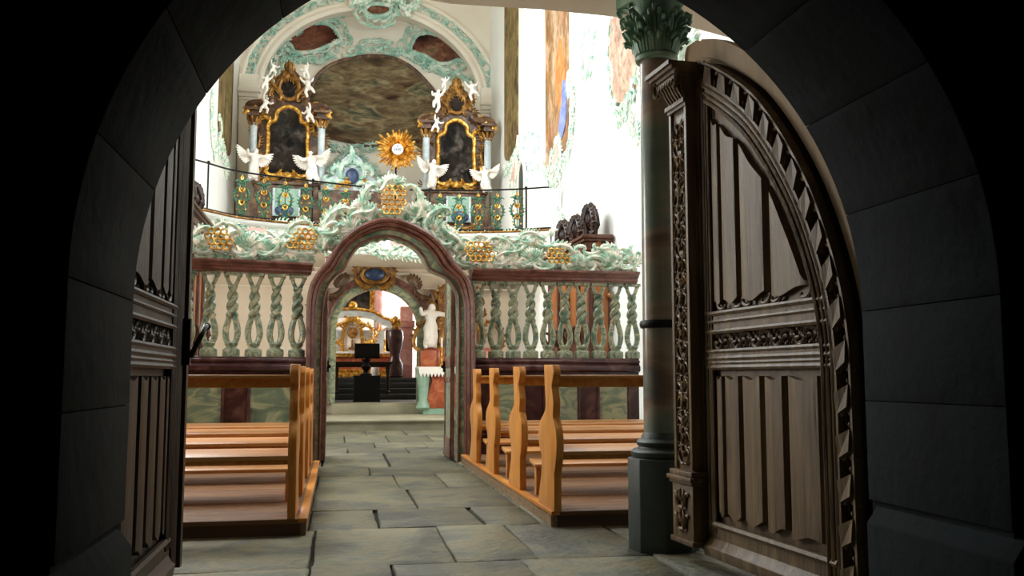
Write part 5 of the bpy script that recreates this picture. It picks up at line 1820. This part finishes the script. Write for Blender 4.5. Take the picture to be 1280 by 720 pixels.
for sg in (-1, 1):
    scroll(mb, (cx + sg * .10, cz + .22), (cx + sg * .36, cz - .02), .06, -sg, 'C', 1.3, 24, .08, 1.3, .1, g)
    scroll(mb, (cx + sg * .36, cz - .02), (cx + sg * .08, cz - .22), .06, -sg, 'C', 1.2, 24, .08, 1.3, .1, g)
cr = mb.build('gilt_cartouche', 'gold_d', t)
MB().ball((cx, YP - .16, cz), (.26, .10, .16), 18).build('blue_field', 'blue', cr)

# side altar standing right of the portal
ax = 2.62
t = thing('lower_side_altar', 'side altar with white lace cloth and red marble front, beside the marble portal', 'altar', (ax, 20, .2))
fr2 = [(-.86, .2), (-.90, .9), (-.80, 1.14)]
mb = MB()
mb.box(ax - .80, ax + .86, 19.75, 20.45, .2, .32)
for x in (ax - .80, ax + .80):
    mb.lathe([(.13, .3), (.16, .34), (.10, .5), (.12, .8), (.15, 1.05), (.16, 1.18)], x, 19.82, 14)
m1 = mb.build('mensa_corners', 'mensa', t, ang=50)
mb = MB()
mb.prism([(ax - .66, .32), (ax - .72, .55), (ax - .60, .9), (ax - .70, 1.18), (ax + .70, 1.18), (ax + .60, .9), (ax + .72, .55), (ax + .66, .32)], 19.78, 20.4)
mb.box(ax - .9, ax + .9, 19.7, 20.45, 1.16, 1.2)
mb.build('mensa', 'redm', t, bevel=.01)
mb = MB()
mb.box(ax - .92, ax + .92, 19.67, 20.45, 1.2, 1.215)
n = 24
poly = [(ax - .92, 1.215)] + [(ax + .92, 1.215)] + [(ax + .92 - 1.84 * (i + .5) / (2 * n) - 0, (1.08 if i % 2 else .99)) for i in range(2 * n)]
mb.prism(poly, 19.655, 19.67)
pol2 = [(19.67, 1.215), (20.45, 1.215)] + [(20.45 - .78 * (i + .5) / 20, (1.08 if i % 2 else .99)) for i in range(20)]
mb.prism(pol2, ax - .93, ax - .92, 'x')
mb.build('lace_cloth', 'cloth', t, smooth=False)
mb = MB()
mb.box(ax - .72, ax + .72, 20.15, 20.45, 1.215, 1.62)
mb.box(ax - .76, ax + .76, 20.12, 20.45, 1.56, 1.64)
mb.box(ax - .84, ax - .42, 20.0, 20.42, 1.215, 1.58)
mb.box(ax + .42, ax + .84, 20.0, 20.42, 1.215, 1.58)
mb.build('predella', 'redm', t, bevel=.012)
mb = MB()
rp = [(-.42, 1.6), (-.42, 2.5), (-.30, 2.85), (0, 3.0), (.30, 2.85), (.42, 2.5), (.42, 1.6)]
mb.band([(ax + a, c) for a, c in rp], [(ax + a * .72, 1.7 + (c - 1.6) * .86) for a, c in rp], 20.25, 20.45)
for sg in (-1, 1):
    g = lambda p, w: (p.x, 20.22 - w, p.y)
    scroll(mb, (ax + sg * .42, 1.7), (ax + sg * .62, 2.4), .06, -sg, 'S', 1.2, 24, 0, 1, .14, g)
    scroll(mb, (ax + sg * .6, 2.4), (ax + sg * .2, 3.0), .06, sg, 'S', 1.2, 24, 0, 1, .14, g)
    scroll(mb, (ax + sg * .86, 1.62), (ax + sg * .62, 2.15), .05, sg, 'C', 1.2, 24, .1, 1, .12, g)
    for k in range(5):
        leaf(mb, (ax + sg * .5, 1.9 + .22 * k), (0 if sg > 0 else PI) + sg * .3 * k, .24, .045, .05, g, .8)
mb.build('gilt_retable', 'gold_d', t)
MB().prism([(ax + a * .74, 1.68 + (c - 1.6) * .87) for a, c in rp], 20.33, 20.42).build('altar_painting', 'altarpaint', t, smooth=False)
place(ME_ANG, 'saint_statue', (ax - .66, 20.0, 1.58), 1.06, .3, .05, 'white robed statue standing on the side altar beside the portal', 'statue', None)
cd = thing('candlestick', 'small gilt candlestick on the lace-covered side altar', 'candlestick', (ax - .40, 19.85, 1.215))
MB().lathe([(.09, 1.215), (.085, 1.24), (.03, 1.28), (.025, 1.36), (.045, 1.42), (.02, 1.48), (.025, 1.6), (.05, 1.64)], ax - .40, 19.85, 14).build('stem', 'gold', cd)
MB().lathe([(.022, 1.64), (.022, 1.85)], ax - .40, 19.85, 10).build('candle', 'white', cd)

# ================================================================== CHANCEL
zt = .98
pb = at(458, 503, 22.3)
t = thing('ambo', 'block-shaped ambo in backlit black, silhouetted in the portal', 'ambo', (pb.x, 22.3, .40))
w = .33
mb = MB()
mb.prism([(pb.x - w, .40), (pb.x - w * .93, .44), (pb.x - w * .93, .98), (pb.x - w, 1.03), (pb.x + w, 1.03), (pb.x + w * .93, .98), (pb.x + w * .93, .44), (pb.x + w, .40)], 22.0, 22.6)
mb.build('block', 'black', t, bevel=.01)
lt = thing('lectern', 'backlit lectern with a broad book plate, standing on the silhouetted ambo', 'lectern', (pb.x, 22.3, 1.03))
MB().lathe([(.14, 1.03), (.15, 1.06), (.07, 1.10), (.06, 1.14), (.10, 1.20), (.11, 1.25), (.06, 1.30), (.05, 1.34), (.10, 1.38), (.12, 1.42)], pb.x - .02, 22.3, 16).build('stem', 'black', lt)
mb = MB(Matrix.Translation((pb.x, 22.3, 1.62)) @ Matrix.Rotation(-.35, 4, 'X'))
mb.box(-.30, .30, -.02, .02, -.17, .19).box(-.30, .30, -.08, .02, -.19, -.165).box(-.05, .05, 0, .08, -.2, .0)
mb.build('book_plate', 'black', lt, bevel=.005)

tb = at(421, 476, 24.6)
t = thing('altar_table', 'dark slender table with turned legs, in front of the glowing high altar', 'table', (tb.x + .6, 24.6, zt - .1))
zf = .55
MB().box(tb.x - .12, tb.x + 1.45, 24.35, 24.85, 1.33, 1.40).build('table_top', 'oak_shadow', t, bevel=.008)
MB().box(tb.x - .05, tb.x + 1.4, 24.38, 24.42, 1.25, 1.33).build('apron', 'oak_shadow', t)
for x in (tb.x, tb.x + 1.33):
    for y in (24.42, 24.78):
        MB().lathe([(.05, zf - .005), (.06, zf + .06), (.03, zf + .1), (.045, zf + .3), (.03, zf + .5), (.05, 1.2), (.05, 1.34)], x, y, 12).build('table_leg', 'oak_shadow', t)

HX = at(440, 440, 27.6).x
t = thing('high_altar', 'glowing high altar with red marble front and gilt tabernacle, seen through the portal', 'high altar', (HX, 27.6, .98))
b = lambda m, x0, x1, y0, y1, z0, z1: m.box(HX + x0, HX + x1, y0, y1, z0, z1)
mb = MB()
for z0, z1, e in ((.98, 1.12, .06), (1.12, 1.22, 0), (1.36, 1.42, 0), (1.58, 1.68, .05)):
    b(mb, -1.3 - e, 1.3 + e, 27.2 - e, 28, z0, z1)
mb.build('mensa_mouldings', 'gold', t, bevel=.01)
mb = MB()
b(mb, -1.26, 1.26, 27.24, 28, 1.0, 1.66)
mb.build('mensa', 'redm', t)
MB().box(HX - 1.4, HX + 1.4, 27.1, 28, 1.68, 1.74).build('altar_cloth', 'cloth', t)
mb = MB()
b(mb, -1.35, 1.35, 27.9, 28.5, .98, 2.4)
b(mb, -1.6, -1.0, 27.9, 28.5, .98, 2.5)
b(mb, 1.0, 1.5, 27.9, 28.5, .98, 2.5)
mb.build('retable', 'bluem', t)
rp = [(-.32, 1.74), (-.34, 2.1), (-.30, 2.45), (-.16, 2.72), (0, 2.8), (.16, 2.72), (.30, 2.45), (.34, 2.1), (.32, 1.74)]
mb = MB()
mb.band([(HX + a, c) for a, c in rp], [(HX + a * .72, 1.74 + (c - 1.74) * .86) for a, c in rp], 27.5, 27.7)
g = lambda p, w: (p.x, 27.45 - w, p.y)
for sg in (-1, 1):
    scroll(mb, (HX + sg * .34, 1.76), (HX + sg * .62, 2.35), .06, sg, 'S', 1.2, 24, 0, 1, .14, g)
    scroll(mb, (HX + sg * .55, 2.3), (HX + sg * .22, 2.78), .055, -sg, 'S', 1.2, 24, 0, 1, .12, g)
    scroll(mb, (HX + sg * .9, 1.76), (HX + sg * .75, 2.25), .05, -sg, 'C', 1.2, 24, 0, 1, .12, g)
    for k in range(4):
        leaf(mb, (HX + sg * (.45 + .1 * k), 1.8 + .18 * k), (0 if sg > 0 else PI) + sg * .9, .22, .045, .05, g, sg * .7)
tab = mb.build('tabernacle', 'gold', t)
MB().prism([(HX + a * .74, 1.74 + (c - 1.74) * .87) for a, c in rp], 27.58, 27.66).build('tabernacle_niche', 'cloth', tab)
mb = MB()
mb.lathe([(.10, 1.80), (.12, 1.84), (.03, 1.9), (.03, 2.1)], HX, 27.52, 12).ball((HX, 27.5, 2.3), (.15, .05, .17), 14)
mb.tube([(HX, 27.48, 2.42), (HX, 27.48, 2.62)], .02, 6).tube([(HX - .07, 27.48, 2.54), (HX + .07, 27.48, 2.54)], .02, 6)
mb.build('monstrance', 'gold_d', tab)
mb = MB()
vp = [(-1.5, 2.5), (-1.1, 2.65), (-.6, 2.92), (0, 3.0), (.6, 2.92), (1.0, 2.72), (1.5, 2.66)]
VP = spline(vp, 5)
mb.band([(HX + p.x, p.y) for p in VP], [(HX + p.x, p.y - .2) for p in VP], 27.6, 27.9)
mb.build('curved_cornice', 'bluem', t)
mb = MB()
mb.tube([(HX + p.x, 27.58, p.y + .02) for p in VP], .05, 6)
mb.ball((HX, 27.55, 3.12), (.13, .1, .14), 12)
mb.build('gilt_edge', 'gold', t)
for k, (x, z) in enumerate(((-.95, 1.74), (-.70, 1.74), (.62, 1.74), (.95, 1.74))):
    c = thing('altar_candlestick', 'tall gilt candlestick on the glowing high altar', 'candlestick', (HX + x, 27.4, z), 'candlesticks on the high altar')
    MB().lathe([(.07, z), (.03, z + .05), (.025, z + .3), (.05, z + .36)], HX + x, 27.4, 10).build('stem', 'gold', c)
    MB().lathe([(.025, z + .36), (.025, z + .62)], HX + x, 27.4, 8).build('candle', 'white', c)
for k, x in enumerate((-.78, .78)):
    place(ME_PUT[k], 'altar_figure', (HX + x, 27.7, 2.4), .5, .3 - .6 * k, 0, 'small pale figure on the high altar, %s' % ('at the far side of the tabernacle' if k == 0 else 'between tabernacle and pink column'), 'statue', None)

# big framed painting over the altar
p0, p1 = at(413, 395, 28.6), at(470, 395, 28.6)
t = thing('altarpiece', 'large dark altarpiece painting in a gilt frame above the high altar', 'painting', ((p0.x + p1.x) / 2, 28.6, 3.0))
MB().box(p0.x - .3, p1.x - .18, 28.55, 28.65, 3.0, 4.15).build('canvas', 'altarpaint', t)
mb = MB()
mb.box(p1.x - .20, p1.x - .02, 28.45, 28.7, 2.9, 4.15).box(p0.x - .5, p1.x - .02, 28.45, 28.7, 2.82, 3.0)
mb.build('gilt_frame', 'gold', t, bevel=.02)
c0 = at(474, 400, 28.4)
t = thing('pink_column', 'pink marble column with gilt capital beside the high altar', 'column', (c0.x, 28.4, .98), kind='thing')
mb = MB()
mb.box(c0.x - .25, c0.x + .25, 28.15, 28.65, .98, 2.2).box(c0.x - .30, c0.x + .30, 28.1, 28.7, 2.2, 2.34)
mb.build('pedestal', 'pinkm', t, bevel=.01)
MB().lathe([(.22, 2.34), (.24, 2.40), (.17, 2.48), (.16, 2.6), (.15, 4.18)], c0.x, 28.4, 20).build('shaft', 'pinkm', t)
MB().lathe([(.2, 2.34), (.25, 2.36), (.25, 2.42), (.2, 2.44)], c0.x, 28.4, 20).build('gilt_ring', 'gold', t)
u0 = at(494, 440, 25.8)
t = thing('urn_stand', 'dark red waisted carved stand with a gilt top, beside the pink column', 'stand', (u0.x, 25.8, .9))
MB().lathe([(.18, .98), (.23, 1.02), (.24, 1.15), (.22, 1.35), (.15, 1.5), (.14, 1.62), (.20, 1.85), (.235, 2.1), (.22, 2.26), (.19, 2.32)], u0.x, 25.8, 24).build('body', 'purple_d', t)
mb = MB()
mb.lathe([(.10, 2.31), (.12, 2.36), (.05, 2.42), (.10, 2.5), (.11, 2.6), (.04, 2.7)], u0.x, 25.8, 14)
for a in range(6):
    leaf(mb, (u0.x + .08 * math.cos(a), 2.4), PI / 2 + (a - 2.5) * .3, .22, .035, .0, lambda p, w: (p.x, 25.75 - w, p.y), .3)
mb.build('gilt_top', 'gold', t)
v0 = at(520, 420, 26.2)
t = thing('wall_drapery', 'pinkish marble pilaster with carved foot at the edge of the portal view', 'pilaster', (v0.x - .2, 26.2, .98))
MB().box(v0.x - .45, v0.x - .1, 26.1, 26.5, .98, 3.0).box(v0.x - .52, v0.x - .05, 26.0, 26.5, 2.4, 2.6).build('pilaster_body', 'pinkm', t, bevel=.02)
vs_ = thing('white_vase', 'small pale vase standing on the step below the urn-shaped stand', 'vase', (u0.x - .55, 25.9, .98))
MB().lathe([(.06, .98), (.09, 1.0), (.12, 1.15), (.10, 1.28), (.06, 1.32), (.08, 1.38)], u0.x - .55, 25.9, 14).build('vase_body', 'cloth', vs_)


# ================================================================== LIGHT
def area(name, loc, to, sx, sy, e, col=(1, 1, 1)):
    l = bpy.data.lights.new(name, 'AREA')
    l.shape = 'RECTANGLE'
    l.size, l.size_y = sx, sy
    l.energy = e
    l.color = col
    o = bpy.data.objects.new(name, l)
    C.objects.link(o)
    o.location = loc
    d = Vector(to) - Vector(loc)
    o.rotation_euler = d.to_track_quat('-Z', 'Y').to_euler()
    return o


COOL, WARM = (.93, .98, 1.0), (1, .93, .82)
for i, y in enumerate((10.2, 13.8, 17.4)):
    area('nave_window_light', (XL + .1, y, 6.6), (XR, y - .5, 3.2), 1.6, 4.2, 470, COOL)
for i, y in enumerate((9.6, 14.0)):
    area('opposite_window_light', (XR - .1, y, 7.2), (XL, y + 1.0, 2.6), 1.6, 4.0, 235, COOL)
area('low_fill_light', (XL + .08, 8.4, 2.4), (XR, 4.6, 1.5), 1.3, 1.8, 150, (1, .96, .88))  # added fill for door, column and pew ends; no window in the wall here
area('under_gallery_fill', (XL + .08, 17.4, 2.1), (2.2, 20.4, 1.8), 1.6, 1.8, 80, (1, .96, .9))  # added pair of fills that brightens the wall under the gallery
area('under_gallery_fill', (XR - .08, 17.4, 2.1), (-.9, 20.4, 1.8), 1.6, 1.8, 80, (1, .96, .9))
area('daylit_window_light', (XR + .25, 18.6, 7.4), (XL, 19.5, 4.5), 1.8, 4.0, 290, COOL)
area('chancel_window_light', (4.25, 27.8, 2.8), (0, 27.4, 1.6), 3, 2.4, 330, WARM)
area('chancel_window_light', (-2.9, 25.5, 3.2), (1.5, 28, 1.7), 2.2, 1.6, 300, WARM)
wd = bpy.data.worlds.new('world')
S.world = wd
wd.use_nodes = True
wd.node_tree.nodes['Background'].inputs['Color'].default_value = (.35, .45, .6, 1)
wd.node_tree.nodes['Background'].inputs['Strength'].default_value = .012
S.view_settings.view_transform = 'Standard'
S.view_settings.look = 'None'
S.view_settings.gamma = 1
S.view_settings.exposure = 0
S.view_settings.use_curve_mapping = False
S.cycles.max_bounces = 8
S.cycles.diffuse_bounces = 5
S.cycles.use_denoising = True
S.cycles.sample_clamp_indirect = 6
